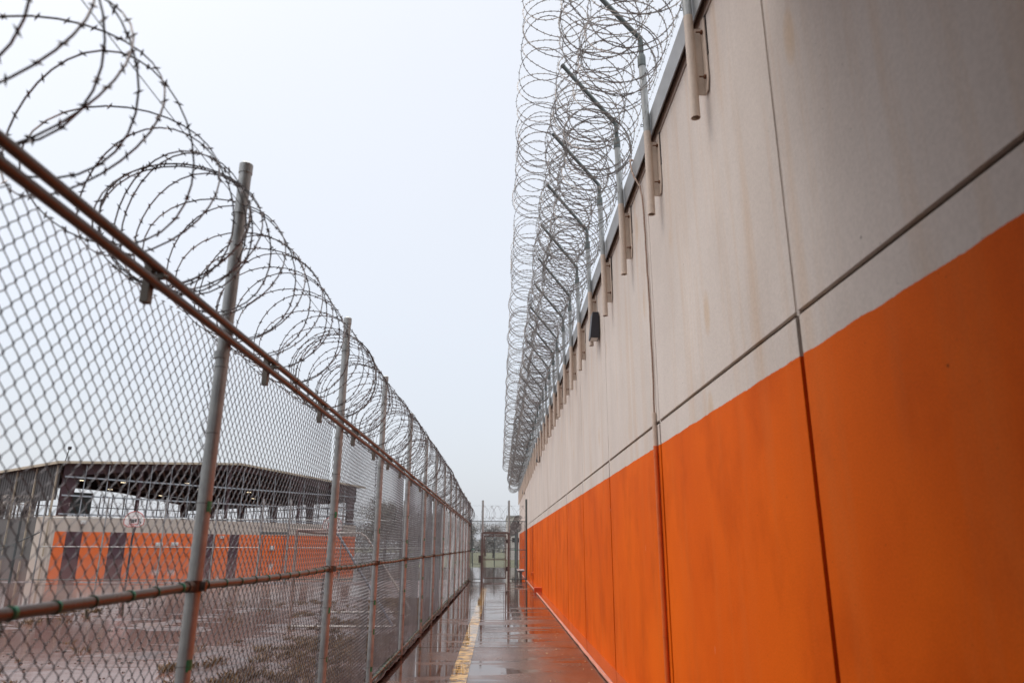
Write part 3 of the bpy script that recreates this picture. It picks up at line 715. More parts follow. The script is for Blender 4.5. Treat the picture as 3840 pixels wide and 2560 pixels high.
for i, y in enumerate(yk):
    o = proto if i == 0 else copy_tree(proto)
    o.scale = (WS, WS, WS); o.location = (wx(1.48) + (random.uniform(-.006, .006) if i else 0), y, wz(4.92) + (random.uniform(-.012, .012) if i else 0))
    o.rotation_euler = (random.uniform(-.006, .006), random.uniform(-.008, .008), random.uniform(-.04, .04)) if i else (0, 0, 0)
    if i == 0: lb_ = 'beige bracket pipe nearest the camera, top of its arm out of the picture'
    elif i < 20: lb_ = '%s beige bracket pipe with bent grey arm along the wall top, counting from the camera' % ords[i]
    else: lb_ = '%s bracket pipe with bent arm on the wall top, counting back from the far end' % ords[min(19, len(yk)-1-i)]
    tag(o, lb_, 'support arm', 'bracket pipes with bent arms along the wall top')

# ------------------------------------------------------------------ wall lamps
def wall_lamp():
    t = empty('wall_lamp', (XW, 0, 5.3))
    prof = [(-.175, .02), (-.165, .0), (-.015, .0), (-.015, .46), (-.125, .46)]
    MB().prism(prof, 1, -.13, .13).build('housing', blackm, t, bevel=.006)
    MB().box((-.018, -.07, .08), (-.001, .07, .40)).build('back_plate', blackm, t)
    MB().box((-.155, -.11, -.006), (-.035, .11, .002)).build('lens', lens, t)
    return t
lp = wall_lamp(); lp.location = (XW, 11.75, 5.20)
tag(lp, 'black upright box shaped wall lamp beside the fifth bracket pipe, nearest of three', 'lamp', 'black lamps high on the beige wall')
for y, l in ((30.3, 'black wall lamp halfway down the wall, second of three'), (49.2, 'tiny black wall lamp near the far end, farthest of three')):
    c = copy_tree(lp); c.location = (XW, y, 5.20); tag(c, l)

# ------------------------------------------------------------------ conduit, cable, boxes
cbl = MB()
pts = [(1.66, 7.98, 6.46), (1.60, 7.93, 6.44), (1.605, 7.87, 6.25), (1.62, 7.80, 6.12), (1.665, 7.71, 5.95), (1.675, 7.64, 5.71), (1.68, 7.63, 5.3), (1.678, 7.615, 4.87), (1.683, 7.60, 4.45), (1.68, 7.604, 4.04), (1.683, 7.612, 3.6), (1.675, 7.624, 3.135)]
tt = np.arange(len(pts)); q = np.linspace(0, len(pts)-1, 80); P = np.stack([np.interp(q, tt, np.array(pts)[:, i]) for i in range(3)], 1)
P[:, 1] += .006*np.sin(q*9); cb = cbl.tube(P, .011, 8).build('cable', simple('taped_cable', (.30, .20, .15), .6, nscale=60, namp=.3), None, True)
tag(cb, 'tan cable dangling from the coping down to the top of the conduit', 'cable')
MB().ring((1.68, 7.61, 4.46), .012, .004, 2, 8, 4).build('cable_clip', beige_steel, cb)
cond = empty('conduit', (1.672, 7.625, 0)); tag(cond, 'thin upright conduit on the wall, beige above and orange below', 'conduit')
orange_steel = simple('orange_painted_steel', (.60, .11, .012), .5, nscale=8, namp=.12)
for z0, z1, m, n_ in ((2.80, 3.16, beige_steel, 'upper_conduit'), (.045, 2.80, orange_steel, 'lower_conduit')):
    o = MB().tube([(0, 0, z0), (0, 0, z1)], .024, 12).build(n_, m, cond, True)
for z in (.9, 1.9, 2.7):
    MB().ring((0, 0, z), .027, .003, 2, 12, 4).box((-.004, .0, z-.012), (.026, .05, z+.012)).build('pipe_strap', orange_steel, cond)
bx = MB().prism([(1.395, .0), (1.395, .20), (1.405, .21), (XW-.002, .21), (XW-.002, .0)], 1, 29.6, 30.0)
tag(bx.build('junction_box', simple('dark_orange_box', (.50, .06, .012), .4, nscale=5, namp=.2), bevel=.01), 'dark orange box low at the foot of the wall before the yellow cross line', 'box')
c2 = empty('outlet_conduit', (1.68, 37.1, 0)); tag(c2, 'small orange outlet box with thin pipe on the wall near the gate', 'conduit')
MB().tube([(0, 0, .046), (0, 0, 2.79)], .016, 8).build('pipe', simple('dark_orange_pipe', (.33, .045, .012), .5), c2, True)
MB().box((-.09, -.32, .40), (.018, -.12, .55)).build('outlet_box', orange_steel, c2, bevel=.006)

# ------------------------------------------------------------------ gate at the end
YG = 40.2
gf = empty('gate_fence', (0, YG, 0)); tag(gf, 'chain link cross fence with brown pedestrian gate closing the walkway', 'fence')
def gp_(name, mb, m, par=None, smooth=True):
    o = mb.build(name, m, par or gf, smooth=smooth)
    if par is None: o.matrix_parent_inverse = Matrix.Translation(-Vector(gf.location))
    return o
gx = [-.93, .51, 1.47]
for x, zt, m in ((gx[0], 4.20, galv), (gx[1], 4.20, galv), (gx[2], 4.28, galv_d)):
    r_ = .058 if x < 1 else .055
    p_ = gp_('post', MB().tube([(x, YG, -.1), (x, YG, zt)], r_, 18), m); gp_('post_cap', MB().tube([(x, YG, zt), (x, YG, zt+.02)], np.array([r_+.004, r_*.9]), 18), galv_d, p_)
for x0, x1 in ((XF, gx[0]), (gx[0], gx[1]), (gx[1], gx[2])):
    gp_('top_rail', MB().tube([(x0, YG, 3.10), (x1, YG, 3.10)], .021, 10), galv_d)
for x0, x1 in ((XF, gx[0]), (gx[1], gx[2])):
    gp_('mid_rail', MB().tube([(x0, YG, 1.60), (x1, YG, 1.60)], .021, 10), galv_d)
    gp_('bottom_rail', MB().tube([(x0, YG, .09), (x1, YG, .09)], .021, 10), galv_d)
    gp_('paint_mark', MB().tube([((x0+x1)/2-.2, YG, 1.60), ((x0+x1)/2-.05, YG, 1.60)], .0225, 10), green)
    gp_('edge_bar', MB().tube([(x0+.10, YG, .09), (x0+.10, YG, 3.1)], .012, 6).tube([(x1-.10, YG, .09), (x1-.10, YG, 3.1)], .012, 6), galv_d)
    gp_('chain_link_mesh', chain(MB(), (x0+.05, YG-.03, .08), (1, 0, 0), x1-x0-.1, 3.0, .0362, .0030, 3, None, (0, 1, 0)), wirem, smooth=False)
gp_('chain_link_mesh', chain(MB(), (gx[0]+.06, YG-.03, 2.55), (1, 0, 0), gx[1]-gx[0]-.12, .55, .0362, .0030, 3, None, (0, 1, 0)), wirem, smooth=False)
gp_('gate_header', MB().box((gx[0]+.05, YG-.05, 2.42), (gx[1]-.05, YG+.05, 2.54)), brownsteel, smooth=False)
for x in (gx[0], gx[1]): gp_('gate_jamb', MB().box((x-.065, YG-.07, -.02), (x+.065, YG-.06, 2.5)), brownsteel, smooth=False)
leaf = gp_('gate_leaf', MB().box((-.85, YG-.03, .11), (-.79, YG+.03, 2.36)).box((.33, YG-.03, .11), (.39, YG+.03, 2.36)).box((-.79, YG-.03, .11), (.33, YG+.03, .17)).box((-.79, YG-.03, 2.30), (.33, YG+.03, 2.36)).box((-.79, YG-.02, 1.07), (.33, YG+.02, 1.11)).tube([(-.73, YG, .17), (-.73, YG, 2.30)], .012, 6).tube([(.27, YG, .17), (.27, YG, 2.30)], .012, 6), brownsteel, smooth=False)
gp_('leaf_mesh', chain(MB(), (-.79, YG-.035, .15), (1, 0, 0), 1.12, 2.17, .0362, .0030, 3, None, (0, 1, 0)), wirem, leaf, False)
gp_('hinge', MB().box((.385, YG-.04, .50), (.46, YG+.03, .72)), blackm, leaf, False)
gp_('hinge', MB().box((.385, YG-.04, 1.95), (.46, YG+.03, 2.12)), blackm, leaf, False)
gp_('lock_box', MB().box((-1.12, YG-.14, .92), (-.98, YG-.02, 1.30)), simple('dark_lock_box', (.06, .05, .05), .5), smooth=False)
gp_('lock_conduit', MB().tube([(-1.52, YG-.05, 2.9), (-1.52, YG-.05, 1.05), (-1.50, YG-.05, .93), (-1.42, YG-.05, .87), (-1.0, YG-.05, .87)], .014, 6), galv_d)
jb = MB().box((-1.74, YG-.22, 2.86), (-1.52, YG-.02, 3.19))
tag(jb.build('control_box', simple('slate_blue_box', (.06, .075, .095), .45), bevel=.01), 'dark slate box at the top corner where the left fence meets the gate', 'box')
coil('razor_wire_coil', YG-.05, 3.60, .33, -1.5, 1.45, .30, 51, razorm, 'thin open razor wire coil above the pedestrian gate', axis='x', wander=.01, wr=.0045, barbs=True)
coil('razor_wire_coil', YG+.25, 3.05, .27, -1.4, 1.5, .22, 57, razorm, 'lower thin razor wire coil draped across the gate top rail', axis='x', wander=.02, wr=.0042, barbs=True)
tw = MB().tube([(XF, YG, 3.93), (1.47, YG, 3.93)], .004, 4).build('tension_wire', galv_d); tag(tw, 'thin straight wire above the gate coil', 'wire')
bn = empty('bench', (1.24, 42.6, 0)); tag(bn, 'small grey bench against the orange wall beyond the gate', 'bench')
bm_ = simple('grey_bench', (.30, .27, .26), .5, nscale=5)
MB().box((-.21, -1.0, .45), (.21, 1.2, .50)).build('seat', bm_, bn, bevel=.006)
for y in (-.8, 1.0): MB().box((-.05, y-.05, 0), (.05, y+.05, .45)).box((-.16, y-.04, .40), (.16, y+.04, .449)).build('leg', simple('bench_leg', (.12, .115, .11), .5), bn)
dr = empty('side_door', (XW, 52, 0)); tag(dr, 'orange door seam with silver handle in the wall past the gate', 'door')
MB().box((-.02, -.6, .05), (-.002, .6, 2.3)).build('leaf', wallm, dr)
MB().box((-.035, -.66, .05), (-.001, -.605, 2.36)).box((-.035, .605, .05), (-.001, .66, 2.36)).box((-.035, -.605, 2.305), (-.001, .605, 2.36)).build('frame', orange_steel, dr)
MB().box((-.08, -.52, 1.0), (-.021, -.46, 1.12)).box((-.06, -.52, 1.22), (-.021, -.46, 1.28)).build('handle', flash, dr)
tag(MB().tube([(1.55, YEND-.3, 3.72), (1.70, YEND-.3, 3.72)], .05, 10).box((1.50, YEND-.42, 3.62), (1.64, YEND-.2, 3.78)).build('security_camera', blackm), 'tiny black camera at the far corner of the building', 'camera')

# ------------------------------------------------------------------ cross fence of the yard (continues the gate line to the left)
f2 = empty('yard_fence', (-12, 38.8, 0)); tag(f2, 'chain link cross fence with gate frame behind the muddy yard', 'fence')
def f2p(name, mb, m, smooth=True, par=None):
    o = mb.build(name, m, par or f2, smooth=smooth)
    if par is None: o.matrix_parent_inverse = Matrix.Translation(-Vector(f2.location))
    return o
px_ = [-23.2, -20.25, -17.4, -14.85, -12.55, -11.15, -8.4, -5.2, XF-.1]
yl = lambda x: 37.6 + (x+23.2)/(21.5)*2.5
for i, x in enumerate(px_):
    big = i in (4, 5)
    f2p('post', MB().tube([(x, yl(x), -.2), (x, yl(x), 4.15)], .055 if big else .038, 10), galv)
for i in range(len(px_)-1):
    a, b_ = px_[i], px_[i+1]; d = np.array([b_-a, yl(b_)-yl(a), 0]); L_ = np.linalg.norm(d)
    for z, nm in ((3.08, 'top_rail'), (1.66, 'mid_rail'), (.08, 'bottom_rail')):
        if i == 4 and z < 3: continue
        f2p(nm, MB().tube([(a, yl(a), z), (b_, yl(b_), z)], .022, 8), galv_d if z < 1 else galv)
    if i == 4:
        f2p('gate_header', MB().box((a, yl(a)-.05, 2.33), (b_, yl(b_)+.05, 2.45)), galv_d, False)
        f2p('gate_leaf', MB().tube([(a+.15, yl(a), .1), (a+.15, yl(a), 2.25), (b_-.15, yl(b_), 2.25), (b_-.15, yl(b_), .1), (a+.15, yl(a), .1)], .025, 8), galv_d)
    z0 = 2.45 if i == 4 else .06
    nrm = (-d[1]/L_, d[0]/L_, 0)
    f2p('chain_link_mesh', chain(MB(), (a, yl(a), z0), d/L_, L_, 3.05-z0, .058, .0026, 3, None, nrm), wire_far, False)
f2p('brace', MB().tube([(-23.2, yl(-23.2), 2.4), (-26.0, 37.2, .9)], .03, 8), galv_d)
coil('razor_wire_coil', 38.8, 3.55, .36, -23.0, -1.9, .30, 61, razorm, 'thin razor wire coil on top of the yard cross fence', axis='x', wander=.03, wr=.005, barbs=False,)
# side fence of the yard with a dense roll on it
f3 = empty('side_fence', (-27, 36, 0)); tag(f3, 'dark side fence at the left edge of the yard with thick posts', 'fence')
for i, (x, y) in enumerate(((-24.2, 37.4), (-27.0, 37.0), (-29.2, 36.7), (-31.4, 36.4), (-33.6, 36.1))):
    o = MB().tube([(x, y, -.2), (x, y, 3.3)], .06, 8).build('post', galv_d, f3, True); o.matrix_parent_inverse = Matrix.Translation(-Vector(f3.location))
for z in (.1, 1.7, 3.1):
    o = MB().tube([(-24.2, 37.4, z), (-33.6, 36.1, z)], .025, 8).build('rail', galv_d, f3, True); o.matrix_parent_inverse = Matrix.Translation(-Vector(f3.location))
d = np.array([-9.4, -1.3, 0]); L_ = np.linalg.norm(d)
o = chain(MB(), (-24.2, 37.4, .06), d/L_, L_, 3.0, .058, .0042, 3, None, (-d[1]/L_, d[0]/L_, 0)).build('chain_link_mesh', wire_far, f3); o.matrix_parent_inverse = Matrix.Translation(-Vector(f3.location))
for k, (z, y) in enumerate(((3.35, 37.0), (3.75, 37.1), (3.45, 36.6))):
    coil('razor_wire_coil', y, z, .40, -33.4, -23.6+.3*k, .10, 71+k, razorm2, ('lowest', 'topmost', 'nearest')[k]+' coil of the dense razor wire roll over the side fence at the left edge', axis='x', wander=.06, wr=.006, barbs=False)

# ------------------------------------------------------------------ basketball hoops
bbm = simple('white_backboard', (.72, .70, .68), .5, nscale=4, namp=.12); redm = simple('red_paint', (.50, .03, .02), .5); polem = simple('dark_pole', (.05, .05, .06), .5, .3)
def hoop(x, y, z, rz, label):
    t = empty('basketball_hoop', (x, y, 0), rz)
    w_, h_ = .69, .45
    an = np.linspace(0, math.pi, 17); prof = [(w_*math.cos(a), z-.05+(h_+.18)*math.sin(a)) for a in an]; prof += [(-w_+.02, z-.25), (-w_*.6, z-.42), (w_*.6, z-.42), (w_-.02, z-.25)]
    bb = MB().prism(prof, 1, -.03, .0).build('backboard', bbm, t)
    MB().tube([(p[0]*.985, -.034, p[1]) for p in prof], .022, 5, closed=True).build('border', redm, bb)
    MB().box((-.30, -.045, z-.27), (.30, -.034, z-.23)).box((-.30, -.045, z+.13), (.30, -.034, z+.17)).box((-.30, -.045, z-.23), (-.26, -.034, z+.13)).box((.26, -.045, z-.23), (.30, -.034, z+.13)).build('target_square', redm, bb)
    wpm = simple('worn_patch', (.10, .09, .09), .7)
    for q4 in ((-.22, -.18, .02, .06), (.04, -.12, .17, .08), (.40, -.2, .5, -.08)): MB().box((q4[0], -.037, z+q4[1]), (q4[2], -.0305, z+q4[3])).build('bare_patch', wpm, bb)
    MB().ring((0, -.29, z-.36), .23, .012, 2, 20, 5).box((-.03, -.07, z-.38), (.03, -.034, z-.32)).build('rim', redm, t)
    MB().tube([(-.0, .02, z-.1), (-.02, .4, z-.25), (-.35, .8, z-.8), (-.45, .95, z-1.3), (-.45, 1.0, -.2)], .07, 10).build('pole', polem, t, True)
    return tag(t, label, 'hoop')
hoop(-24.75, 50, 3.37, 0, 'fan shaped basketball backboard with red trim on curved dark pole in front of orange wall')
hoop(-11.35, 50, 3.10, -.1, 'basketball backboard half hidden behind the second nearest fence post')

# ------------------------------------------------------------------ soccer goal
gl = empty('soccer_goal', (-4.66, 17, 0)); tag(gl, 'small bare soccer goal frame with peeling paint standing in the muddy yard', 'goal')
whp = simple('peeling_white_paint', (.55, .50, .46), .55, nscale=9, col2=(.25, .22, .20)); pk = simple('rusty_pink_post', (.30, .21, .18), .6, nscale=7, namp=.35); bg_ = simple('blue_grey_bar', (.22, .23, .27), .5, nscale=9, namp=.4)
def gg(name, P, m, r=.03): MB().tube(P, r, 10).build(name, m, gl, True)
gg('goal_post', [(0, 0, -.15), (0, 0, 2.10)], pk, .036); gg('goal_post', [(0, 3.6, -.15), (0, 3.6, 2.10)], whp)
gg('crossbar', [(0, 0, 2.10), (0, 1.8, 2.07), (0, 3.6, 2.10)], pk, .036)
for y, m in ((0, pk), (3.6, whp)):
    gg('top_side_bar', [(0, y, 2.10), (.78, y, 2.10)], m, .028)
    gg('diagonal_bar', [(.78, y, 2.10), (.95, y, 2.0), (2.3, y, .05)], bg_ if y == 0 else whp, .028)
    gg('ground_bar', [(0, y, .03), (2.3, y, .03)], whp, .025)
gg('rear_ground_bar', [(2.3, 0, .03), (2.3, 3.6, .03)], whp, .025)

# ------------------------------------------------------------------ pavilion
ANG = R(50.634); PV = empty('covered_pavilion', (-58.5, 97.0, 0), ANG)
tag(PV, 'large open sided recreation pavilion with orange and maroon striped wall behind the yard', 'building')
mar = simple('maroon_steel', (.055, .022, .028), .55); mard = simple('dark_roof_underside', (.028, .020, .022), .7); tan_t = simple('tan_trim', (.42, .36, .27), .6)
pb = simple('pavilion_beige_wall', (.48, .42, .36), .7, nscale=.8, namp=.06); po = simple('pavilion_orange', (.74, .13, .008), .6, nscale=.5, namp=.05); pm_ = simple('pavilion_maroon', (.055, .012, .022), .6)
pg = simple('grey_block_wall', (.11, .105, .10), .8, nscale=.6, namp=.12); clad = simple('dark_cladding', (.06, .055, .055), .6, nscale=1.5, namp=.3); gird = simple('galvanized_girt', (.34, .37, .40), .5, .5)
def P_(name, mb, m, par=None, smooth=False): return mb.build(name, m, par or PV, smooth=smooth)
PW, PL = 50.4, 62.0
P_('upper_wall', MB().box((0, 0, 3.45), (PW, .35, 5.45)), pb)
bands = [(0.35, 1.75, 0), (1.75, 3.75, 1), (3.75, 7.35, 0), (7.35, 9.55, 1), (9.55, 21.4, 0), (21.4, 22.9, 1), (22.9, 25.3, 0), (25.3, 26.95, 1), (26.95, PW, 0)]
for a, b_, k in bands: P_('maroon_stripe' if k else 'orange_stripe', MB().box((a, .0, -.3), (b_, .35, 3.45)), pm_ if k else po)
P_('corner_pier', MB().box((0, 0, -.3), (.35, .35, 3.45)), pb)
P_('side_wall', MB().box((0, .35, -.3), (.3, 6.0, 5.45)), pb)
P_('side_wall', MB().box((0, 6.0, -.3), (.3, PL, 5.45)), pg)
EZ, RZ = 12.4, 14.5
for s_ in (0, 1):
    x0, x1 = (-.9, PW/2) if s_ == 0 else (PW/2, PW+.9)
    z0, z1 = (EZ, RZ) if s_ == 0 else (RZ, EZ)
    P_('roof', MB().prism([(x0, z0-.12), (x0, z0), (x1, z1), (x1, z1-.12)], 1, -.9, PL), mard)
    P_('eave_trim', MB().prism([(x0, z0-.30), (x0, z0+.03), (x1, z1+.03), (x1, z1-.30)], 1, -1.05, -.905), tan_t)
P_('eave_trim', MB().box((-1.05, -1.05, EZ-.32), (-.905, PL, EZ+.03)), tan_t)
nfr = 6
for i in range(nfr):
    y = .6 + i*(PL-1.2)/(nfr-1)
    fr = MB()
    fr.prism([(.35, 0), (1.0, 0), (2.3, EZ-1.4), (.35, EZ-.15)], 1, y-.15, y+.15); fr.prism([(PW-.35, 0), (PW-1.0, 0), (PW-2.3, EZ-1.4), (PW-.35, EZ-.15)], 1, y-.15, y+.15)
    fr.prism([(.4, EZ-.14), (2.3, EZ-1.5), (PW/2-8, RZ-1.5), (PW/2, RZ-1.2), (PW/2, RZ-.13)], 1, y-.149, y+.149)
    fr.prism([(PW-.4, EZ-.14), (PW-2.3, EZ-1.5), (PW/2+8, RZ-1.5), (PW/2, RZ-1.2), (PW/2, RZ-.13)], 1, y-.149, y+.149)
    P_('roof_frame', fr, mar)
for a in (10.6, 24.5, 38.0): P_('column', MB().box((a-.2, .4, 0), (a+.2, .8, 13.2)), mar)
for k in range(1, 17):
    a = k*PW/17; zt = EZ+(RZ-EZ)*(1-abs(a-PW/2)/(PW/2))-.4
    P_('girt_post', MB().box((a-.06, .1, 5.46), (a+.06, .22, zt)), gird)
for z, a1 in ((5.7, PW), (8.1, PW), (10.55, PW-.5), (12.2, 0)):
    if a1: P_('girt', MB().box((.4, -.05, z-.10), (a1, .06, z+.10)), gird)
for k in range(1, 20):
    a = k*PW/20; P_('rear_post', MB().box((a-.08, PL-.5, 3), (a+.08, PL-.3, EZ)), mar)
for z in (5.5, 7.5, 9.5): P_('rear_girt', MB().box((.4, PL-.7, z-.08), (PW-.4, PL-.55, z+.08)), mar)
P_('rear_wall', MB().box((0, PL-.3, -.3), (PW, PL, 5.0)), pg)
P_('right_wall', MB().box((PW-.3, .36, -.3), (PW, PL-.31, 5.45)), pg)
for k in range(1, 22):
    y = k*PL/22
    P_('side_post', MB().box((PW-.25, y-.08, 5.5), (PW-.1, y+.08, EZ)), mar)
for z in (7.2, 8.8): P_('side_girt', MB().box((PW-.3, .4, z-.08), (PW-.26, PL-.4, z+.08)), mar)
P_('side_cladding', MB().box((PW-.08, .5, 9.6), (PW, PL, EZ-.1)), clad)
# left long side: hanging cladding with tan downspouts, open strip below
cb_ = MB(); y = .6
while y < PL: cb_.box((-.1-.05*(int(y*2) % 2), y, 7.5), (0, min(y+.5, PL), EZ-.05)); y += .5
P_('side_cladding', cb_, clad)
for k in range(0, 9): y = 1+k*7.4; P_('downspout', MB().box((-.35, y-.1, .3), (-.16, y+.1, EZ-.3)), tan_t)
for k in range(0, 14):
    y = 2+k*4.4; P_('cladding_post', MB().box((-.05, y-.12, 5.45), (.12, y+.12, 7.5)), mard)
    if k % 2: P_('cladding_drop', MB().box((-.02, y+1.0, 5.45), (.05, y+3.2, 7.5)), clad)
P_('wall_panel_unit', MB().box((3.9, 10, 5.9), (8.2, 10.3, 9.2)), simple('grey_green_panel', (.10, .115, .11), .6))
P_('mast', MB().tube([(.1, .1, 12.3), (.3, -.1, 14.2)], .06, 6).box((.15, -.3, 14.1), (.5, .05, 14.5)), mard)
em, t_, b_em, N_, L__ = mat('lit_lamp'); b_em.inputs['Emission Color'].default_value = (1, .82, .55, 1); b_em.inputs['Emission Strength'].default_value = 4
em2, t_, b2, N_, L__ = mat('lit_floodlight'); b2.inputs['Emission Color'].default_value = (1, .62, .28, 1); b2.inputs['Emission Strength'].default_value = 22
for a, y, z in ((6, 9, 10.9), (14, 14, 11.4), (22, 9, 11.6), (10, 26, 10.9), (18, 28, 11.2), (28, 16, 11.3), (34, 10, 10.9), (30, 34, 11), (40, 18, 10.4), (12, 40, 10.6), (24, 44, 10.8)):
    l_ = P_('bay_light', MB().box((a-.42, y-.2, z), (a+.42, y+.2, z+.12)), mard); P_('lamp_tube', MB().box((a-.36, y-.15, z-.03), (a+.36, y+.15, z-.004)), em, l_)
for x in (-66.35, -65.1):
    fl = empty('floodlight', (x, 115.2, 7.45)); tag(fl, ('left' if x < -66 else 'right')+' glowing floodlight of the pair inside the pavilion', 'floodlight', 'pair of lit floodlights')
    MB().box((-.34, -.05, -.26), (.34, .3, .26)).build('housing', mard, fl); MB().box((-.28, -.08, -.2), (.28, -.051, .2)).build('lamp', em2, fl); MB().tube([(0, .15, -.26), (0, .15, -7.6)], .06, 6).build('stand', mard, fl)
# small things on the striped wall
ub = simple('pale_box', (.6, .6, .58), .5)
for a, z, w_, h_, lb_ in ((23.9, 3.0, .5, .45, 'small white box high on the orange stripe left of the maroon one'), (33.0, 1.4, .7, .7, 'pale cabinet low on the orange wall left of the yard gate'), (14.2, 1.9, 1.0, .5, 'left pale fountain on the orange wall'), (16.5, 1.95, 1.0, .5, 'right pale fountain on the orange wall')):
    mbx = MB().box((-w_/2, -.3, -h_/2), (w_/2, 0, h_/2)).box((-w_/2+.06, -.33, -h_/2+.06), (w_/2-.06, -.301, h_/2-.06))
    o = mbx.build('wall_box', ub, bevel=.02); ca, sa = math.cos(ANG), math.sin(ANG); o.location = (-58.5+ca*a+sa*.02, 97+sa*a-ca*.02, z); o.rotation_euler = (0, 0, ANG); tag(o, lb_, 'box')
o = MB().box((-.3, -.4, -.25), (.3, 0, .25)).box((-.1, -.6, -.1), (.1, -.4, .1)).build('wall_camera', ub); o.location = (-58.5+math.cos(ANG)*3.5, 97+math.sin(ANG)*3.5, 4.7); o.rotation_euler = (0, 0, ANG); tag(o, 'small white camera on the beige band near the left corner of the pavilion', 'camera')

# ------------------------------------------------------------------ beyond the gate
bb_ = empty('block_building', (8, 112, 0)); tag(bb_, 'plain pale concrete building beyond the gate on the right', 'building')
pbm = simple('pale_concrete', (.50, .47, .43), .8, nscale=.5, namp=.08)
MB().box((-6.9, -7, -.2), (12, 12, 5.9)).build('wall', pbm, bb_); MB().box((-7.0, -7.1, 5.9), (12.1, 12.1, 6.1)).build('coping', flash, bb_)
MB().box((-6.2, -7.05, 2.4), (-5.2, -7.003, 3.0)).build('vent', dark_in, bb_)
f4 = empty('perimeter_fence', (0, 68, 0)); tag(f4, 'distant perimeter chain link fence across the grass beyond the gate', 'fence')
def f4p(n, mb, m, sm_=True): o = mb.build(n, m, f4, smooth=sm_); o.matrix_parent_inverse = Matrix.Translation(-Vector(f4.location))
for x in (-11.5, -8.5, -5.4, -2.45, -.45, 1.45): f4p('post', MB().tube([(x, 68, -.1), (x, 68, 2.5 if x < 1 else 3.0)], .045, 8), galv_d)
for z in (1.62, 2.35): f4p('rail', MB().tube([(-11.5, 68, z), (1.45, 68, z)], .025, 6), galv_d)
f4p('brace', MB().tube([(-.45, 68, 1.65), (1.45, 68, 2.9)], .03, 6), galv_d)
f4p('chain_link_mesh', chain(MB(), (-11.5, 68, .0), (1, 0, 0), 12.9, 2.35, .075, .0042, 3, None, (0, 1, 0)), wire_far, False)
coil('razor_wire_coil', 68, 2.75, .38, -11.4, 1.2, .22, 81, razorm2, 'razor wire coil on the distant perimeter fence beyond the gate', axis='x', wr=.008, barbs=False)
f5 = empty('end_on_fence', (1.55, 60, 0)); tag(f5, 'dark chain link fence seen nearly end on beside the pale building', 'fence')
def f5p(n, mb, m, sm_=True): o = mb.build(n, m, f5, smooth=sm_); o.matrix_parent_inverse = Matrix.Translation(-Vector(f5.location))
for k in range(9): f5p('post', MB().tube([(1.33+.06*k, 54+3.4*k, -.1), (1.33+.06*k, 54+3.4*k, 3.0)], .045, 8), galv_d)
d = np.array([.48, 27.2, 0]); L_ = np.linalg.norm(d)
for z in (.1, 1.5, 2.9): f5p('rail', MB().tube([(1.33, 54, z), (1.81, 81.2, z)], .025, 6), galv_d)
f5p('chain_link_mesh', chain(MB(), (1.33, 54, .05), d/L_, L_, 2.85, .06, .004, 3, None, (d[1]/L_, -d[0]/L_, 0)), wire_far, False)
for k, (x, z) in enumerate(((1.30, 3.15), (1.42, 3.7))):
    coil('razor_wire_coil', x, z, .32, 54, 76, .2, 91+k, razorm, ('lower', 'upper')[k]+' coil of the rolled razor wire seen end on past the gate', wr=.006, barbs=False, wander=.03)

# ------------------------------------------------------------------ trees
barkm = simple('wet_bark', (.075, .065, .055), .8, nscale=6, namp=.3)
def leafm(n, c): return simple(n, c, .75, nscale=.7, namp=.35)
LM = [leafm('grey_green_foliage', (.17, .175, .16)), leafm('bare_twig_grey', (.24, .235, .23)), leafm('olive_foliage', (.15, .155, .125))]  # winter foliage greys, lightened in place of distance haze
def tree(x, y, h, cw, k, label, seed, bare=False):
    rg = random.Random(seed); t = empty('tree', (x, y, -.05), rg.uniform(0, 6)); tag(t, label, 'tree', 'grey winter trees far behind the yard and gate')
    tr = MB(); tr.tube([(0, 0, 0), (.1, .05, h*.3), (.05, .1, h*.6), (0, 0, h*.85)], np.array([.028, .02, .013, .004])*h, 8)
    tips = []
    for i in range(11):
        z = h*(.22+.6*i/11); a = rg.uniform(0, 6.28); L_ = cw*rg.uniform(.55, 1)*(1-.5*abs(z/h-.45)); p0 = (0, 0, z); p1 = (math.cos(a)*L_*.5, math.sin(a)*L_*.5, z+L_*.25); p2 = (math.cos(a+.2)*L_, math.sin(a+.2)*L_, z+L_*.55)
        tr.tube([p0, p1, p2], np.array([.010, .006, .002])*h, 5); tips += [p1, p2]
    tips.append((0, 0, h*.88))
    tr.build('trunk', barkm, t, True)
    V = []; F = []; n = 0
    for c in tips*2:
        R_ = cw*rg.uniform(.28, .5)
        for _ in range(45 if bare else 85):
            u = Vector((rg.gauss(0, 1), rg.gauss(0, 1), rg.gauss(0, .8))).normalized()*R_*rg.random()**.5
            p = Vector(c)+u; s_ = rg.uniform(.05, .13)*(h/7)**.5; d1 = Vector((rg.gauss(0, 1), rg.gauss(0, 1), rg.gauss(0, 1))).normalized(); d2 = d1.cross(Vector((rg.gauss(0, 1), rg.gauss(0, 1), rg.gauss(0, 1)))).normalized()
            if bare: q = (d1*s_*3.2, d2*s_*.16)
            else: q = (d1*s_*1.2, d2*s_*.7)
            V += [p-q[0], p-q[1], p+q[0], p+q[1]]; F.append((n, n+1, n+2, n+3)); n += 4
    cb = MB(); cb.V.append(np.array([tuple(v) for v in V])); cb.F.append(np.array(F)); cb.n = n; cb.build('crown', LM[k], t)
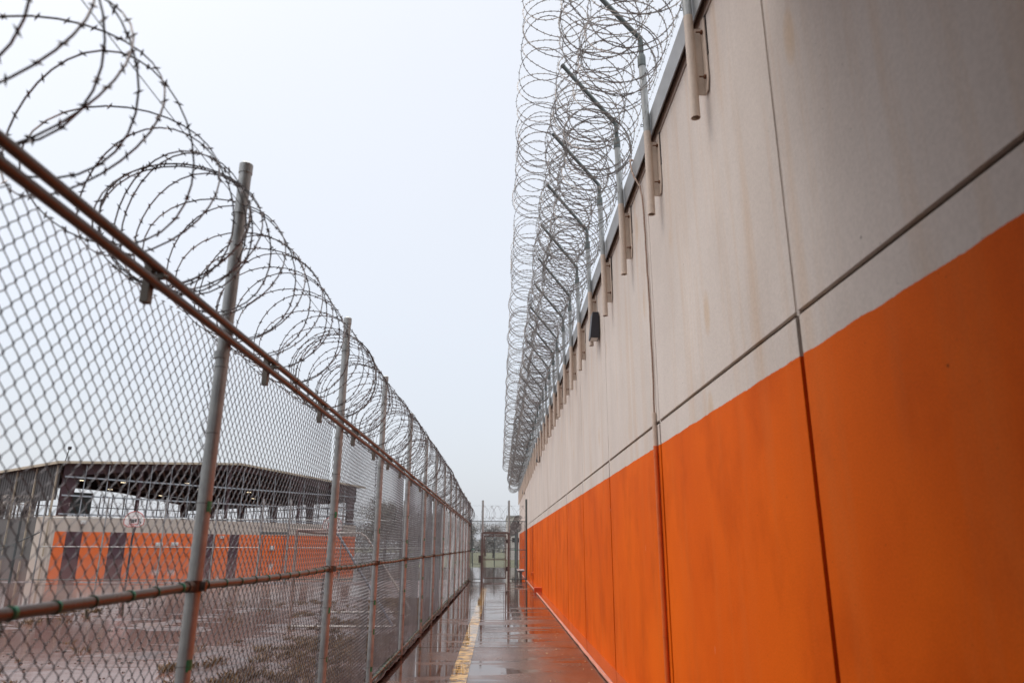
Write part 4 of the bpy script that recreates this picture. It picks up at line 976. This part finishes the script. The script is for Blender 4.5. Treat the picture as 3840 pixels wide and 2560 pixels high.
T = [(-1.0, 122, 5.6, 1.9, 1, 'greyish tree standing right behind the centre of the gate', 0), (-4.4, 106, 5.3, 2.0, 1, 'sparse tree seen between the fence end and the left gate post', 0), (-7.6, 118, 6.6, 2.6, 0, 'rounded tree behind the end of the left fence', 0),
     (-2.9, 150, 7.0, 3.2, 1, 'bare twiggy tree far behind the gate centre tree', 1), (2.0, 170, 7.4, 3.4, 1, 'bare tree farthest behind the gate by the pale building', 1), (-9.0, 160, 8.5, 3.8, 1, 'tall bare tree far left of the gate', 1),
     (-12, 128, 7.6, 3.2, 2, 'olive tree seen through the far fence bays', 0), (-16.5, 132, 9.2, 3.6, 0, 'broad dark tree left of the olive tree', 0), (-20, 150, 10.5, 4.2, 1, 'tall bare tree through the fence beyond the goal', 1), (-23, 140, 9.8, 3.8, 2, 'olive tree beside the right end of the pavilion', 0),
     (-26, 168, 12.5, 4.8, 0, 'largest dark tree just right of the pavilion roof', 0), (-30, 180, 12.5, 4.8, 2, 'dark tree peeking above the pavilion right corner', 0), (-14, 170, 10, 4.2, 0, 'dark tree farthest back behind the middle fence bays', 0)]
for i, a in enumerate(T): tree(a[0], a[1], a[2], a[3], a[4], a[5], 100+i, bool(a[6]))
hm = mud_material('far_wood', (.17, .17, .17), (.21, .21, .205), (.25, .245, .24), .8, .95, .2)
hb = MB(); rg = random.Random(5); V = []; F = []; n = 0
for _ in range(42000):
    x = rg.uniform(-130, 60); y = rg.uniform(215, 250); top = 5.2+2.4*mn.noise(Vector((x*.09, 0, 0)))+1.6*mn.noise(Vector((x*.35, 3, 0))) + (2.5 if x < -25 else 0)
    z = rg.uniform(0, 1)**.8*top; p = Vector((x, y, z)); s_ = rg.uniform(.2, .45); d1 = Vector((rg.gauss(0, 1), rg.gauss(0, 1), rg.gauss(0, 1))).normalized(); d2 = d1.cross(Vector((rg.gauss(0, 1), rg.gauss(0, 1), 1))).normalized()
    V += [p-d1*s_, p-d2*s_*.6, p+d1*s_, p+d2*s_*.6]; F.append((n, n+1, n+2, n+3)); n += 4
hb.V.append(np.array([tuple(v) for v in V])); hb.F.append(np.array(F)); hb.n = n
tag(hb.build('far_woodland', hm), 'hazy grey far-off belt of woodland on the horizon', 'woodland', None, 'stuff')
